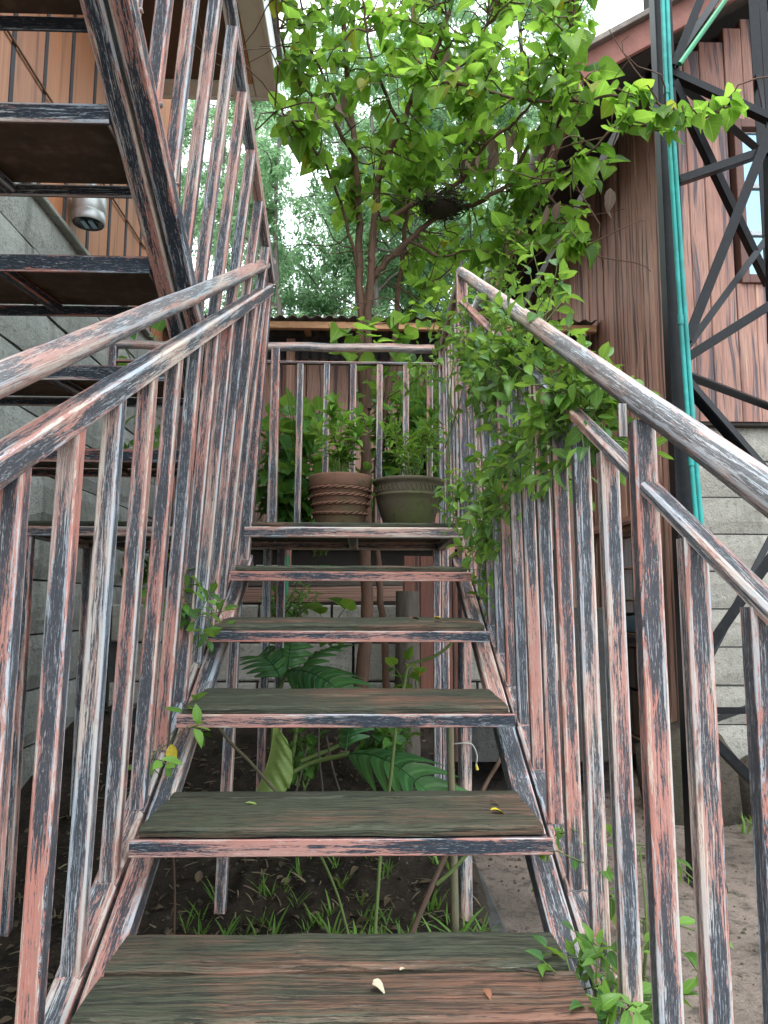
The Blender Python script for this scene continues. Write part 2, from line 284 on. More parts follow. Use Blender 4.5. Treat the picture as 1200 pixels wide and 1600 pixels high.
# ------------------------------------------------------------------ mesh helpers
class MB:
    def __init__(s, fu=False): s.fu = fu; s.v = []; s.f = []; s.uv = []; s.sm = []; s.n = 0
    def add(s, verts, faces, uvs=None, smooth=False):
        b = len(s.v); s.v += [tuple(p) for p in verts]
        for i, f in enumerate(faces):
            s.f.append([b+k for k in f]); s.sm.append(smooth)
            s.uv += list(uvs[i]) if uvs else [(0, 0)]*len(f)
    def prism(s, rings, uvring, ulen, smooth=False, caps=True, closed=True):
        """rings: list of equal loops; uvring: v value for each loop point plus the closing one; ulen: u for each ring"""
        n = len(rings[0]); vs = [p for r in rings for p in r]; fs = []; us = []
        m = n if closed else n-1
        for a in range(len(rings)-1):
            for k in range(m):
                k2 = (k+1) % n
                fs.append((a*n+k, a*n+k2, (a+1)*n+k2, (a+1)*n+k))
                us.append(((ulen[a], uvring[k]), (ulen[a], uvring[k+1]), (ulen[a+1], uvring[k+1]), (ulen[a+1], uvring[k])))
        s.add(vs, fs, us, smooth)
        if caps:
            e = (len(rings)-1)*n
            s.add([rings[0][k] for k in range(n)], [tuple(reversed(range(n)))], [[(ulen[0]+.1, .5+.01*k) for k in range(n)]])
            s.add([rings[-1][k] for k in range(n)], [tuple(range(n))], [[(ulen[-1]+.1, .5+.01*k) for k in range(n)]])
    def bar(s, p0, p1, w, h, up=(0, 0, 1), ch=.0035, vm=None):
        """rectangular tube between two points, chamfered; w across, h along up"""
        p0, p1 = Vector(p0), Vector(p1); d = (p1-p0); ln = d.length; d.normalize()
        u = Vector(up); x = d.cross(u)
        if x.length < 1e-4: x = d.cross(Vector((0, 1, 0)))
        x.normalize(); z = x.cross(d).normalized()
        a, b = w/2, h/2; c = min(ch, a*.4, b*.4)
        pts = [(-a+c, -b), (a-c, -b), (a, -b+c), (a, b-c), (a-c, b), (-a+c, b), (-a, b-c), (-a, -b+c)]
        uvr = [.03, .97, 1.03, 1.97, 2.03, 2.97, 3.03, 3.97, 4.03]
        if vm: uvr = [v*vm for v in uvr]
        s.prism([[p+x*q[0]+z*q[1] for q in pts] for p in (p0, p1)], uvr, [0, ln])
    def box(s, lo, hi, axis=None, ch=.003):
        """axis box with the UV running along its longest (or given) axis, v in metres"""
        lo, hi = Vector(lo), Vector(hi); sz = hi-lo; ce = (lo+hi)/2
        if axis is None: axis = max(range(3), key=lambda i: sz[i])
        d = Vector((0, 0, 0)); d[axis] = sz[axis]/2
        upv = Vector((0, 0, 1)) if axis != 2 else Vector((0, 1, 0))
        if axis == 0: w, h = sz[1], sz[2]
        elif axis == 1: w, h = sz[0], sz[2]
        else: w, h = sz[0], sz[1]
        p0, p1 = ce-d, ce+d
        dd = (p1-p0).normalized(); x = dd.cross(upv).normalized(); z = x.cross(dd).normalized()
        a, b = w/2, h/2; c = min(ch, a*.4, b*.4)
        pts = [(-a+c, -b), (a-c, -b), (a, -b+c), (a, b-c), (a-c, b), (-a+c, b), (-a, b-c), (-a, -b+c)]
        uvr = [0]
        for k in range(8):
            q, t = pts[k], pts[(k+1) % 8]; uvr.append(uvr[-1]+math.hypot(q[0]-t[0], q[1]-t[1]))
        if s.fu: uvr = [.03, .97, 1.03, 1.97, 2.03, 2.97, 3.03, 3.97, 4.03]
        s.prism([[p+x*q[0]+z*q[1] for q in pts] for p in (p0, p1)], uvr, [0, sz[axis]])
    def tube(s, pts, rad, n=8, caps=True, vk=1.0, smooth=True):
        """round tube along a polyline, rad a number or one per point"""
        pts = [Vector(p) for p in pts]; m = len(pts)
        rad = [rad]*m if not hasattr(rad, '__len__') else rad
        rings = []; ul = [0]; x = None
        for i in range(m):
            d = (pts[min(i+1, m-1)]-pts[max(i-1, 0)])
            if d.length < 1e-9: d = Vector((0, 0, 1))
            d.normalize()
            if x is None:
                x = d.cross(Vector((0, 0, 1)))
                if x.length < .05: x = d.cross(Vector((0, 1, 0)))
            else: x = x-d*x.dot(d)
            x.normalize(); z = d.cross(x)
            rings.append([pts[i]+(x*math.cos(2*math.pi*k/n)+z*math.sin(2*math.pi*k/n))*rad[i] for k in range(n)])
            if i: ul.append(ul[-1]+(pts[i]-pts[i-1]).length)
        s.prism(rings, [4*vk*k/n for k in range(n+1)], ul, smooth, caps)
    def lathe(s, prof, n=24, ce=(0, 0, 0), smooth=True):
        """profile of (radius, z), open"""
        rings = [[(ce[0]+r*math.cos(2*math.pi*k/n), ce[1]+r*math.sin(2*math.pi*k/n), ce[2]+z) for k in range(n)] for r, z in prof]
        ul = [i*.02 for i in range(len(prof))]
        s.prism(rings, [k/n*4 for k in range(n+1)], ul, smooth, False)
    def mesh(s, name, material):
        me = bpy.data.meshes.new(name); me.from_pydata(s.v, [], s.f); uvl = me.uv_layers.new(name='UVMap')
        uvl.data.foreach_set('uv', np.array(s.uv, 'f').ravel()); me.polygons.foreach_set('use_smooth', np.array(s.sm, bool))
        for mm in (material if isinstance(material, (list, tuple)) else [material]): me.materials.append(mm)
        me.update(); return me
    def build(s, name, material, parent=None):
        return link(name, s.mesh(name, material), parent)

def link(name, me, parent=None, loc=None, rot=None, sc=None):
    o = bpy.data.objects.new(name, me); COL.objects.link(o)
    if parent is not None: o.parent = parent
    if loc is not None: o.location = loc
    if rot is not None: o.rotation_mode = 'QUATERNION'; o.rotation_quaternion = rot
    if sc is not None: o.scale = (sc, sc, sc) if not hasattr(sc, '__len__') else sc
    return o
def tag(o, label=None, cat=None, group=None, kind=None):
    for k, v in (('label', label), ('category', cat), ('group', group), ('kind', kind)):
        if v: o[k] = v
    return o
def thing(name, label, cat, loc=(0, 0, 0), group=None, rotz=0):
    o = bpy.data.objects.new(name, None); COL.objects.link(o); o.location = loc; o.rotation_euler = (0, 0, rotz); o.empty_display_size = .1
    return tag(o, label, cat, group)
def np_mesh(name, V, F, UV, material, smooth=True):
    """V (n,3), F (m,k) same-size faces, UV (m*k,2)"""
    me = bpy.data.meshes.new(name); k = F.shape[1]
    me.vertices.add(len(V)); me.vertices.foreach_set('co', np.ascontiguousarray(V, 'f').ravel())
    me.loops.add(F.size); me.loops.foreach_set('vertex_index', np.ascontiguousarray(F, 'i').ravel())
    me.polygons.add(len(F)); me.polygons.foreach_set('loop_start', np.arange(0, F.size, k, dtype='i')); me.polygons.foreach_set('loop_total', np.full(len(F), k, 'i'))
    me.polygons.foreach_set('use_smooth', np.full(len(F), smooth, bool))
    uvl = me.uv_layers.new(name='UVMap'); uvl.data.foreach_set('uv', np.ascontiguousarray(UV, 'f').ravel())
    me.materials.append(material); me.update(calc_edges=True); me.validate(); return me

# ---- leaves: template blades along +X, normal +Z, all quads so that they can be joined with numpy
def leaf_template(kind, seed=0):
    r = random.Random(seed)
    prof = dict(heart=[(0, .02), (.03, .30), (.16, .47), (.36, .47), (.58, .36), (.78, .20), (.92, .08), (1.0, .01)],
                oval=[(0, .02), (.18, .20), (.42, .29), (.68, .23), (.88, .10), (1.0, .01)],
                lance=[(0, .03), (.2, .13), (.45, .165), (.7, .12), (.9, .05), (1.0, .005)],
                tiny=[(0, .04), (.5, .2), (1.0, .02)])[kind]
    bend = r.uniform(.05, .50) if kind != 'tiny' else .1; fold = r.uniform(.05, .60) if kind != 'tiny' else .15; tw = r.uniform(-.25, .25)
    V = []; UV = []
    for i, (x, w) in enumerate(prof):
        zc = -bend*x*x
        back = -.10*(1-x)**4 if kind == 'heart' and i == 1 else 0
        jag = 1+(r.uniform(-.05, .05) if kind != 'tiny' else 0)
        for sgn in (-1, 0, 1):
            y = sgn*w*jag
            V.append((x+(back if sgn else 0), y, zc+abs(y)*fold+y*tw*x+(r.uniform(-.02, .02) if sgn and kind in ('heart', 'oval') else 0)))
            UV.append((x, 1+sgn))
    F = []
    for i in range(len(prof)-1):
        for k in (0, 1): F.append((i*3+k, i*3+k+3, i*3+k+4, i*3+k+1))
    # normals: (x+ , y+) -> make them face up
    F = [tuple(reversed(f)) for f in F]
    V = np.array(V); F = np.array(F); UV = np.array(UV)
    return V, F, UV[F.ravel()]
TPL = {k: [leaf_template(k, i) for i in range(n)] for k, n in (('heart', 6), ('oval', 5), ('lance', 4), ('tiny', 3))}
_tm = {}
def tpl_meshes(kind, mat):
    key = (kind, mat.name)
    if key not in _tm: _tm[key] = [np_mesh('leaf', *t, mat) for t in TPL[kind]]
    return _tm[key]
def leaf_rot(d, nrm, roll=0):
    """x axis along d, z near nrm"""
    x = Vector(d).normalized(); z = Vector(nrm); z = z-x*z.dot(x)
    if z.length < 1e-3: z = x.orthogonal()
    z.normalize(); y = z.cross(x)
    q = Matrix((x, y, z)).transposed().to_quaternion()
    return q @ Quaternion((1, 0, 0), roll)
def scatter(parent, kind, mat, items, limit=300, name='leaf', rest='foliage'):
    """items: (pos, dir, normal, size); the largest seen from the camera become single parts, the others one part"""
    cp = Vector((0, 0, 1.05))
    items = sorted(items, key=lambda t: -t[3]/max(.3, (Vector(t[0])-cp).length))
    ms = tpl_meshes(kind, mat)
    for p, d, n, s in items[:limit]:
        link(name, rng.choice(ms), parent, p, leaf_rot(d, n), s)
    left = items[limit:]
    if left:
        groups = {}
        for it in left: groups.setdefault(rng.randrange(len(TPL[kind])), []).append(it)
        Vs, Fs, Us = [], [], []; base = 0
        for gi, its in groups.items():
            tv, tf, tu = TPL[kind][gi]
            Rm = np.array([np.array(leaf_rot(d, n).to_matrix()) for _, d, n, _ in its]); S = np.array([s for *_, s in its]); P = np.array([tuple(p) for p, *_ in its])
            V = np.einsum('nij,vj->nvi', Rm, tv)*S[:, None, None]+P[:, None, :]
            nv = len(tv); F = tf[None]+(np.arange(len(its))*nv)[:, None, None]+base
            Vs.append(V.reshape(-1, 3)); Fs.append(F.reshape(-1, tf.shape[1])); Us.append(np.tile(tu, (len(its), 1))); base += len(its)*nv
        o = link(rest, np_mesh(rest, np.concatenate(Vs), np.concatenate(Fs), np.concatenate(Us), mat), parent); tag(o, kind='stuff')
def rv(a=1.0): return Vector((rng.uniform(-a, a), rng.uniform(-a, a), rng.uniform(-a, a)))
def curve_pts(p0, p1, sag=0.0, wob=.03, n=7, up=0.0):
    p0, p1 = Vector(p0), Vector(p1); ln = (p1-p0).length; w1, w2 = rv(wob*ln), rv(wob*ln)
    return [p0.lerp(p1, t)+(w1*math.sin(math.pi*t)+w2*math.sin(2*math.pi*t))+Vector((0, 0, 1))*(up-sag)*ln*math.sin(math.pi*t) for t in [i/(n-1) for i in range(n)]]
def spline(pts, k=5):
    """Catmull-Rom through points"""
    pts = [Vector(p) for p in pts]; q = [pts[0]*2-pts[1]]+pts+[pts[-1]*2-pts[-2]]; out = []
    for i in range(1, len(q)-2):
        for j in range(k):
            t = j/k; a, b, c, d = q[i-1], q[i], q[i+1], q[i+2]
            out.append(.5*((2*b)+(c-a)*t+(2*a-5*b+4*c-d)*t*t+(3*b-a-3*c+d)*t**3))
    return out+[pts[-1]]

# ================================================================== the setting
def gz(x, y):
    t = min(1, max(0, (y-2.35)/1.8)); s = t*t*(3-2*t)
    b = 0.0+.50*s
    if x > .45: b = max(0, y-4.2)*.06
    return b
def ground_grid(name, x0, x1, y0, y1, nx, ny, f, mat):
    X, Y = np.meshgrid(np.linspace(x0, x1, nx), np.linspace(y0, y1, ny)); Z = np.array([[f(a, b) for a, b in zip(r, q)] for r, q in zip(X, Y)])
    V = np.stack([X, Y, Z], -1).reshape(-1, 3); i = np.arange(nx-1)[None]+np.arange(ny-1)[:, None]*nx
    F = np.stack([i, i+1, i+nx+1, i+nx], -1).reshape(-1, 4); UV = V[F.ravel()][:, :2]
    o = link(name, np_mesh(name, V, F, UV, mat)); return tag(o, kind='structure')
from mathutils import noise as mnoise
def soil_f(x, y):
    e = max(0, min(1, (.47-x)/.06))
    return gz(min(x, .44), y)*e+(.045*mnoise.noise((x*3.1, y*3.1, 0))+.03*abs(mnoise.noise((x*9, y*9, 3)))+.018*mnoise.noise((x*24, y*24, 5)))*e-.02*(1-e)
def path_f(x, y):
    return gz(max(x, .46), y)+.012*mnoise.noise((x*2, y*2, 1))+.006*mnoise.noise((x*9, y*9, 4))+.004*mnoise.noise((x*30, y*30, 4))
ground_grid('soil_bed', -1.42, .50, .1, 4.35, 120, 260, soil_f, M['soil'])
ground_grid('path', .47, 6, -.5, 8.5, 150, 220, path_f, M['path'])
ground_grid('ground', -150, 150, -60, 220, 8, 8, lambda x, y: -.12, M['path'])
ground_grid('terrace', -7, 1.64, 4.36, 9.0, 40, 30, lambda x, y: 1.0+.05*mnoise.noise((x*2, y*2, 8)), M['soil'])
ground_grid('hillside', -60, 60, 9.0, 120, 30, 20, lambda x, y: .98+.012*(y-9)+.3*mnoise.noise((x*.1, y*.1, 8))*min(1, (y-9)/8), M['soil'])

# kerb under the pole
k = MB(); k.box((.41, 2.52, -.05), (.475, 3.15, .022), 1, .01); tag(k.build('concrete_kerb', M['conc']), 'low dark concrete strip edging the soil bed by the round pole', 'kerb')

# ---- left stone-based house
hs = thing('stone_house', 'house on grey stone block base with varnished board cladding above, behind the upper stairs', 'house', (-1.4, 0, 0))
WX = -1.4
def loc_build(mb, name, mat, root):
    o = mb.build(name, mat, root); o.matrix_parent_inverse = Matrix.Translation(-Vector(root.location)); return o
def loc_link(name, me, root, pos, rot=None, sc=None):
    o = link(name, me, root, Vector(pos)-Vector(root.location), rot, sc); return o
mb = MB(); mb.box((WX-.25, -.6, -.1), (WX-.022, 6.0, 2.80), 1); loc_build(mb, 'wall_core', M['mortar'], hs)
# stone blocks
bh, bl = .235, 1.02
protos = []
for i in range(5):
    r = random.Random(i); b = MB(); nx, nz = 5, 4
    pts = {}
    for a in range(nx+1):
        for c in range(nz+1):
            edge = a in (0, nx) or c in (0, nz)
            pts[a, c] = (0.0-(.012 if edge else 0)+r.uniform(-.004, .004), (a/nx-.5)*(bl-.010), (c/nz-.5)*(bh-.009))
    vs = [pts[a, c] for a in range(nx+1) for c in range(nz+1)]
    fs = [(a*(nz+1)+c, (a+1)*(nz+1)+c, (a+1)*(nz+1)+c+1, a*(nz+1)+c+1) for a in range(nx) for c in range(nz)]
    b.add(vs, fs, None, False)
    h, l = (bh-.009)/2, (bl-.010)/2
    b.add([(-.012, -l, -h), (-.012, l, -h), (-.012, l, h), (-.012, -l, h), (-.06, -l, -h), (-.06, l, -h), (-.06, l, h), (-.06, -l, h)], [(0, 4, 5, 1), (1, 5, 6, 2), (2, 6, 7, 3), (3, 7, 4, 0)])
    protos.append(b.mesh('stone_block', M['stone']))
nrow = 12
for row in range(nrow):
    z = -.02+bh*(row+.5); y = .6+(row % 2)*bl/2
    while y < 6.0:
        loc_link('stone_block', rng.choice(protos), hs, (WX+rng.uniform(-.004, .004), y, z)); y += bl
# vertical cladding boards with seam strips
cz0, cz1 = 2.80, 6.2
y = .8; 
while y < 5.35:
    w = rng.uniform(.28, .36); b = MB(); b.box((WX-.02, y+.0145, cz0), (WX+.012+rng.uniform(-.002, .003), y+w-.0145, cz1), 2, .004)
    loc_build(b, 'cladding_board', M['clad'], hs)
    b = MB(); b.box((WX-.02, y+w-.014, cz0+.004), (WX+.016, y+w+.014, cz1), 2, .001); loc_build(b, 'seam_strip', M['seam'], hs); y += w
b = MB(); b.box((WX-2.0, 5.40, -.1), (WX-.03, 5.5, cz1), 2); loc_build(b, 'end_wall', M['clad'], hs)
b = MB(); b.box((WX-.03, .5, 2.775), (WX+.03, 5.38, 2.797), 1, .004); loc_build(b, 'ledge', M['stone'], hs)
# eave and white fascia
ex, ey, ezz = (-0.547,4.600,4.266)
b = MB(); b.box((WX-.5, -.5, ezz+.03), (ex-.19, ey-.03, ezz+.05), 1, .002); loc_build(b, 'soffit', M['soffit'], hs)
b = MB(); b.box((ex-.145, -.5, ezz+.012), (ex-.029, ey-.031, ezz+.03), 1, .002); loc_build(b, 'soffit', M['white'], hs)
b = MB(); b.box((WX-.5, ey-.16, ezz+.013), (ex-.15, ey-.031, ezz+.031), 0, .002); loc_build(b, 'soffit', M['white'], hs)
b = MB(); b.box((ex-.028, -.5, ezz), (ex, ey, ezz+.20), 1, .004); loc_build(b, 'fascia', M['white'], hs)
b = MB(); b.box((WX-.6, ey-.030, ezz+.001), (ex-.03, ey-.002, ezz+.20), 0, .004); loc_build(b, 'fascia', M['white'], hs)
b = MB(); b.box((ex-.19, -.5, ezz+.004), (ex-.148, ey-.165, ezz+.029), 1, .003); loc_build(b, 'soffit_batten', M['beam'], hs)
b = MB(); b.box((WX-2, -.5, ezz+.205), (ex+.03, ey+.03, ezz+.235), 1, .004); loc_build(b, 'roof', M['tin'], hs)
# wall lamp
lx, ly, lz = (-1.300,3.465,2.833)
lamp = thing('wall_lamp', 'small round brushed steel lamp fixed to the board cladding above the stone base', 'lamp', (lx, ly, lz)); lamp.scale = (1.22, 1.22, 1.45)
b = MB(); b.lathe([(.058, 0), (.062, .004), (.063, .028), (.060, .032), (.060, .036), (.064, .040), (.064, .085), (.060, .092), (.040, .098), (.0, .099)], 28); b.build('housing', M['steel'], lamp)
b = MB(); b.lathe([(0, .003), (.050, .003), (.057, -.001), (.058, .002)], 28); b.build('lens', M['lens'], lamp)
for a in (-.022, .008):
    b = MB(); b.box((a, -.03, -.003), (a+.018, .03, .002), 1, .001); b.build('cell_panel', M['glass'], lamp)
b = MB(); b.bar((0, 0, .098), (0, 0, .17), .035, .035); b.bar((0, 0, .16), (-.085, 0, .16), .03, .03); b.build('bracket', M['steel'], lamp)
a0 = (-1.377,2.493,3.244); a1 = (-1.377,4.653,3.280)
b = MB(); b.tube([a0, Vector(a0).lerp(Vector(a1), .5)-Vector((0, 0, .012)), a1], .0055, 6); tag(b.build('wall_cable', M['cord']), 'thin brown cable running along the varnished board cladding', 'cable')

# ---- right cabin: boards over pale blocks
CX, CY = 1.68, 4.0
cb = thing('wooden_cabin', 'red brown board cabin with gable roof on a pale block base, behind the black mast', 'cabin', (CX, CY, 0))
bz = 2.04
b = MB(); b.box((CX+.05, CY+.06, -.1), (CX+4.2, CY+.3, bz), 0); b.box((CX+.05, CY+.31, -.1), (CX+.3, 8.0, 3.72), 1); loc_build(b, 'wall_core', M['mortar'], cb)
b = MB(); b.box((CX+.05, CY+.055, bz+.01), (CX+4.2, CY+.3, 6.6), 0); loc_build(b, 'backing_wall', M['dark'], cb)
protos2 = []
cbl, cbh = .86, .2
for i in range(4):
    r = random.Random(50+i); b = MB(); nx, nz = 5, 3
    vs = [((a/nx-.5)*(cbl-.008), 0+(.010 if a in (0, nx) or c in (0, nz) else 0)+r.uniform(-.003, .003), (c/nz-.5)*(cbh-.008)) for a in range(nx+1) for c in range(nz+1)]
    b.add(vs, [(a*(nz+1)+c, (a+1)*(nz+1)+c, (a+1)*(nz+1)+c+1, a*(nz+1)+c+1) for a in range(nx) for c in range(nz)])
    h, l = (cbh-.008)/2, (cbl-.008)/2
    b.add([(-l, .010, -h), (l, .010, -h), (l, .010, h), (-l, .010, h), (-l, .06, -h), (l, .06, -h), (l, .06, h), (-l, .06, h)], [(0, 1, 5, 4), (1, 2, 6, 5), (2, 3, 7, 6), (3, 0, 4, 7)])
    protos2.append(b.mesh('wall_block', M['block']))
for row in range(10):
    x = CX+.10+cbl/2-(row % 2)*.06
    z = bz-.005-cbh*(row+.5)
    for j in range(4): loc_link('wall_block', rng.choice(protos2), cb, (x+j*cbl, CY+.045+rng.uniform(-.003, .003), z))
wx0, wx1, wz0, wz1 = 2.13, 2.95, 2.87, 3.74
_f0, _f1 = Vector((1.113,3.660,3.818)), Vector((2.157,3.660,4.445))
RZ = lambda x: _f0.z+(x-_f0.x)*(_f1.z-_f0.z)/(_f1.x-_f0.x)
x = CX+.0
while x < CX+3.3:
    w = rng.uniform(.085, .145); top = RZ(x)-.03
    segs = [(bz, top)]
    if x+w > wx0-.03 and x < wx1+.03: segs = [(bz, wz0-.05), (wz1+.05, top)]
    for s0, s1 in segs:
        b = MB(); b.box((x+.0015, CY-.012+rng.uniform(-.005, .004), s0), (x+w-.0015, CY+.045, s1), 2, .004); loc_build(b, 'wall_board', M['cabin'], cb)
    x += w
b = MB(); b.box((CX+.10, CY-.005, bz-.022), (CX+3.3, CY+.05, bz-.002), 0, .003); loc_build(b, 'drip_batten', M['dark'], cb)
y = CY+.05
dY0, dY1, dz1 = 4.45, 5.35, 1.55
while y < 7.9:
    w = rng.uniform(.07, .125); z0 = .08 if not (y+w > dY0 and y < dY1) else dz1+.06
    b = MB(); b.box((CX-.012+rng.uniform(-.006, .004), y+.0015, z0), (CX+.04, y+w-.0015, RZ(CX)-.05), 2, .004); loc_build(b, 'wall_board', M['cabin_dark'], cb); y += w
b = MB(); b.box((CX-.022, CY-.022, .42), (CX+.075, CY+.055, RZ(CX)-.04), 2, .008); loc_build(b, 'corner_post', M['cabin_dark'], cb)
# old glazed door in the side wall
dr = MB(); dr.box((CX-.02, dY0, .16), (CX+.03, dY0+.07, dz1), 2); dr.box((CX-.02, dY1-.07, .16), (CX+.03, dY1, dz1), 2)
dr.box((CX-.018, dY0+.07, dz1-.07), (CX+.028, dY1-.07, dz1), 1); dr.box((CX-.018, dY0+.07, .16), (CX+.028, dY1-.07, .26), 1); dr.box((CX-.018, dY0+.07, .80), (CX+.028, dY1-.07, .88), 1)
dro = loc_build(dr, 'door', M['doorwood'], cb)
for j in range(2):
    y0 = dY0+.08+j*.375
    for z0, z1 in ((.27, .53), (.55, .79)):
        b = MB(); b.box((CX+.0, y0, z0), (CX+.02, y0+.36, z1), 2, .01); o = b.build('panel', M['doorwood'], dro)
    for kz in range(3):
        b = MB(); b.box((CX+.004, y0+.01, .89+kz*.20), (CX+.012, y0+.35, 1.08+kz*.20), 2, .001); b.build('pane', M['glass'], dro)
        b = MB(); b.box((CX-.012, y0, 1.078+kz*.20), (CX+.018, y0+.36, 1.092+kz*.20), 1, .002); b.build('glazing_bar', M['doorwood'], dro)
b = MB(); b.box((CX-.035, dY0-.04, dz1+.002), (CX+.02, dY1+.04, dz1+.055), 1); loc_build(b, 'door_lintel', M['cabin_dark'], cb)
# front window
wf = MB(); wf.box((wx0-.045, CY-.03, wz0-.05), (wx0, CY+.04, wz1+.05), 2); wf.box((wx1, CY-.03, wz0-.05), (wx1+.045, CY+.04, wz1+.05), 2)
wf.box((wx0+.001, CY-.028, wz0-.05), (wx1-.001, CY+.04, wz0), 0); wf.box((wx0+.001, CY-.028, wz1), (wx1-.001, CY+.04, wz1+.05), 0)
wfo = loc_build(wf, 'window', M['wframe'], cb)
zs = [wz0, wz0+.25, wz0+.53, wz1]
for j in range(3):
    for xa, xb in ((wx0+.004, wx0+.42), (wx0+.43, wx1-.004)):
        b = MB(); b.box((xa, CY+.012, zs[j]+.012), (xb, CY+.018, zs[j+1]-.012), 0, .001); b.build('pane', M['glass'], wfo)
for z in zs[1:3]:
    b = MB(); b.box((wx0+.002, CY-.004, z-.013), (wx1-.002, CY+.03, z+.013), 0, .002); b.build('glazing_bar', M['wbar'], wfo)
b = MB(); b.box((wx0+.413, CY-.002, wz0+.002), (wx0+.437, CY+.03, wz1-.002), 2, .002); b.build('glazing_bar', M['wbar'], wfo)
b = MB(); b.bar((wx0-.0, CY+.024, wz1-.03), (wx1, CY+.024, wz1-.03), .012, .06); b.build('blind_rail', M['white'], wfo)
# roof, fascia, gutter
f0 = Vector((1.113,3.660,3.818)); f1 = Vector((2.157,3.660,4.445)); fd = (f1-f0)
f1 = f0+fd*2.4
nrm = Vector((-fd.z, 0, fd.x)).normalized()
b = MB(); b.bar(f0, f1, .03, .13, nrm); loc_build(b, 'bargeboard', M['fascia'], cb)
b = MB(); o0 = Vector((0, 2.2, 0)); b.bar(f0+nrm*.075+o0*.97, f1+nrm*.075+o0*.97, 4.4, .03, nrm); loc_build(b, 'roof', M['tin'], cb)
b = MB(); b.bar(f0-nrm*.02+Vector((.02, 2.2, 0)), f0+fd*.45-nrm*.02+Vector((0, 2.2, 0)), 4.2, .02, nrm); loc_build(b, 'soffit', M['dark'], cb)
g0 = f0+Vector((-.045, -.02, .015))
b = MB(); n = 12
gp = [(.05*math.cos(math.pi+math.pi*i/8), .06*math.sin(math.pi+math.pi*i/8)) for i in range(9)]+[(.044*math.cos(2*math.pi-math.pi*i/8), .052*math.sin(2*math.pi-math.pi*i/8)) for i in range(9)]
b.prism([[(g0.x+q[0], yy, g0.z+q[1]) for q in gp] for yy in (g0.y, 8.0)], [i*.02 for i in range(len(gp)+1)], [0, 4.3], True); loc_build(b, 'gutter', M['gutter'], cb)
b = MB(); b.bar((f0.x+.02, f0.y+.02, f0.z-.05), (f0.x+.02, 8, f0.z-.05), .03, .12); loc_build(b, 'eave_board', M['cabin_dark'], cb)

# stones and footings at the cabin corner
def stone(name, c, r, seed, mat, flat=.7):
    b = MB(); rr = random.Random(seed); nu, nv = 16, 9; rings = []
    for i in range(nv):
        th = math.pi*(i+.02)/(nv-1+.04); ring = []
        for j in range(nu):
            ph = 2*math.pi*j/nu; d = Vector((math.sin(th)*math.cos(ph), math.sin(th)*math.sin(ph), math.cos(th)))
            d2 = Vector([math.copysign(abs(q)**.72, q) for q in d]); s = 1+.16*mnoise.noise(d*1.6+Vector((seed, 0, 0)))+.06*mnoise.noise(d*5+Vector((0, seed, 0)))
            ring.append((d2.x*r[0]*s, d2.y*r[1]*s, d2.z*r[2]*s))
        rings.append(ring)
    b.prism(rings, [k*.1 for k in range(nu+1)], [i*.1 for i in range(nv)], True)
    o = b.build(name, mat); o.location = c; return o
tag(stone('boulder', (1.66, 3.98, .15), (.24, .22, .30), 3, M['boulder']), 'rough mossy boulder under the corner post of the wooden cabin', 'boulder')
tag(stone('boulder', (2.12, 4.02, .08), (.22, .16, .20), 9, M['boulder']), 'low flat stone at the foot of the pale block wall', 'boulder')

# ---- shed at the back
SY = 5.2
sh = thing('back_shed', 'weathered board shed with a low corrugated tin roof behind the landing', 'shed', (0, SY, 1.0))
rb = MB(); nx = 150; x0, x1 = -1.5, 1.64
top = []; bot = []
for i in range(nx+1):
    x = x0+(x1-x0)*i/nx; zz = .012*math.sin(x*2*math.pi/.085)+.006*math.sin(x*1.7+1)
    top.append((x, zz))
vs = []; fs = []; us = []
for i, (x, zz) in enumerate(top):
    for yy, dz in ((5.12, 0), (6.4, .10)):
        vs += [(x, yy, 3.035+zz+dz), (x, yy, 3.031+zz+dz)]
for i in range(nx):
    a = i*4; c = a+4
    fs += [(a, c, c+2, a+2), (a+1, a+3, c+3, c+1), (a, a+1, c+1, c)]; us += [((0, i*.02), (0, i*.02+.02), (1.4, i*.02+.02), (1.4, i*.02))]*2+[((0, 0), (0, .02), (.02, .02), (.02, 0))]
rb.add(vs, fs, us, True); loc_build(rb, 'corrugated_roof', M['tin'], sh)
b = MB(); b.bar((-1.5, 5.165, 2.985), (1.64, 5.165, 2.985), .045, .05); loc_build(b, 'front_beam', M['beam'], sh)
for x in (-1.2, -.4, .75, 1.38):
    b = MB(); b.bar((x, 5.19, 2.998), (x, 6.3, 3.085), .045, .03); loc_build(b, 'rafter', M['beam'], sh)
# boards; one opening
x = -1.6; op = (.30, .55, 1.72, 2.02)
while x < 1.62:
    w = rng.uniform(.12, .19); segs = [(1.45, 2.87)]
    if x+w > op[0] and x < op[1]: segs = [(1.45, op[2]), (op[3], 2.87)]
    for s0, s1 in segs:
        b = MB(); b.box((x+.003, 5.45+rng.uniform(-.008, .008), s0), (x+w-.003, 5.48, s1), 2, .004); loc_build(b, 'wall_board', M['shed'], sh)
    x += w
b = MB(); b.box((-1.65, 5.52, 1.0), (1.64, 5.55, 3.02), 0); loc_build(b, 'backing_wall', M['dark'], sh)  # near-black sheet painting the shade inside and under the shed
for x in (-.52, .62, 1.5):
    b = MB(); b.bar((x, 5.36, 1.0), (x, 5.36, 2.95), .06, .06, (0, 1, 0)); loc_build(b, 'post', M['cabin_dark'], sh)
b = MB(); b.box((.40, 5.40, 1.66), (.44, 5.43, 1.9), 2); loc_build(b, 'stake', M['beam'], sh)
b = MB(); n = 260; pr = [(-1.5+3.13*i/n, 5.425+.009*math.sin(2*math.pi*3.13*i/n/.072)) for i in range(n+1)]
b.add([(x, y, z) for x, y in pr for z in (2.83, 3.0)], [(i*2, i*2+2, i*2+3, i*2+1) for i in range(n)], None, True); loc_build(b, 'tin_sheet', M['darktin'], sh)

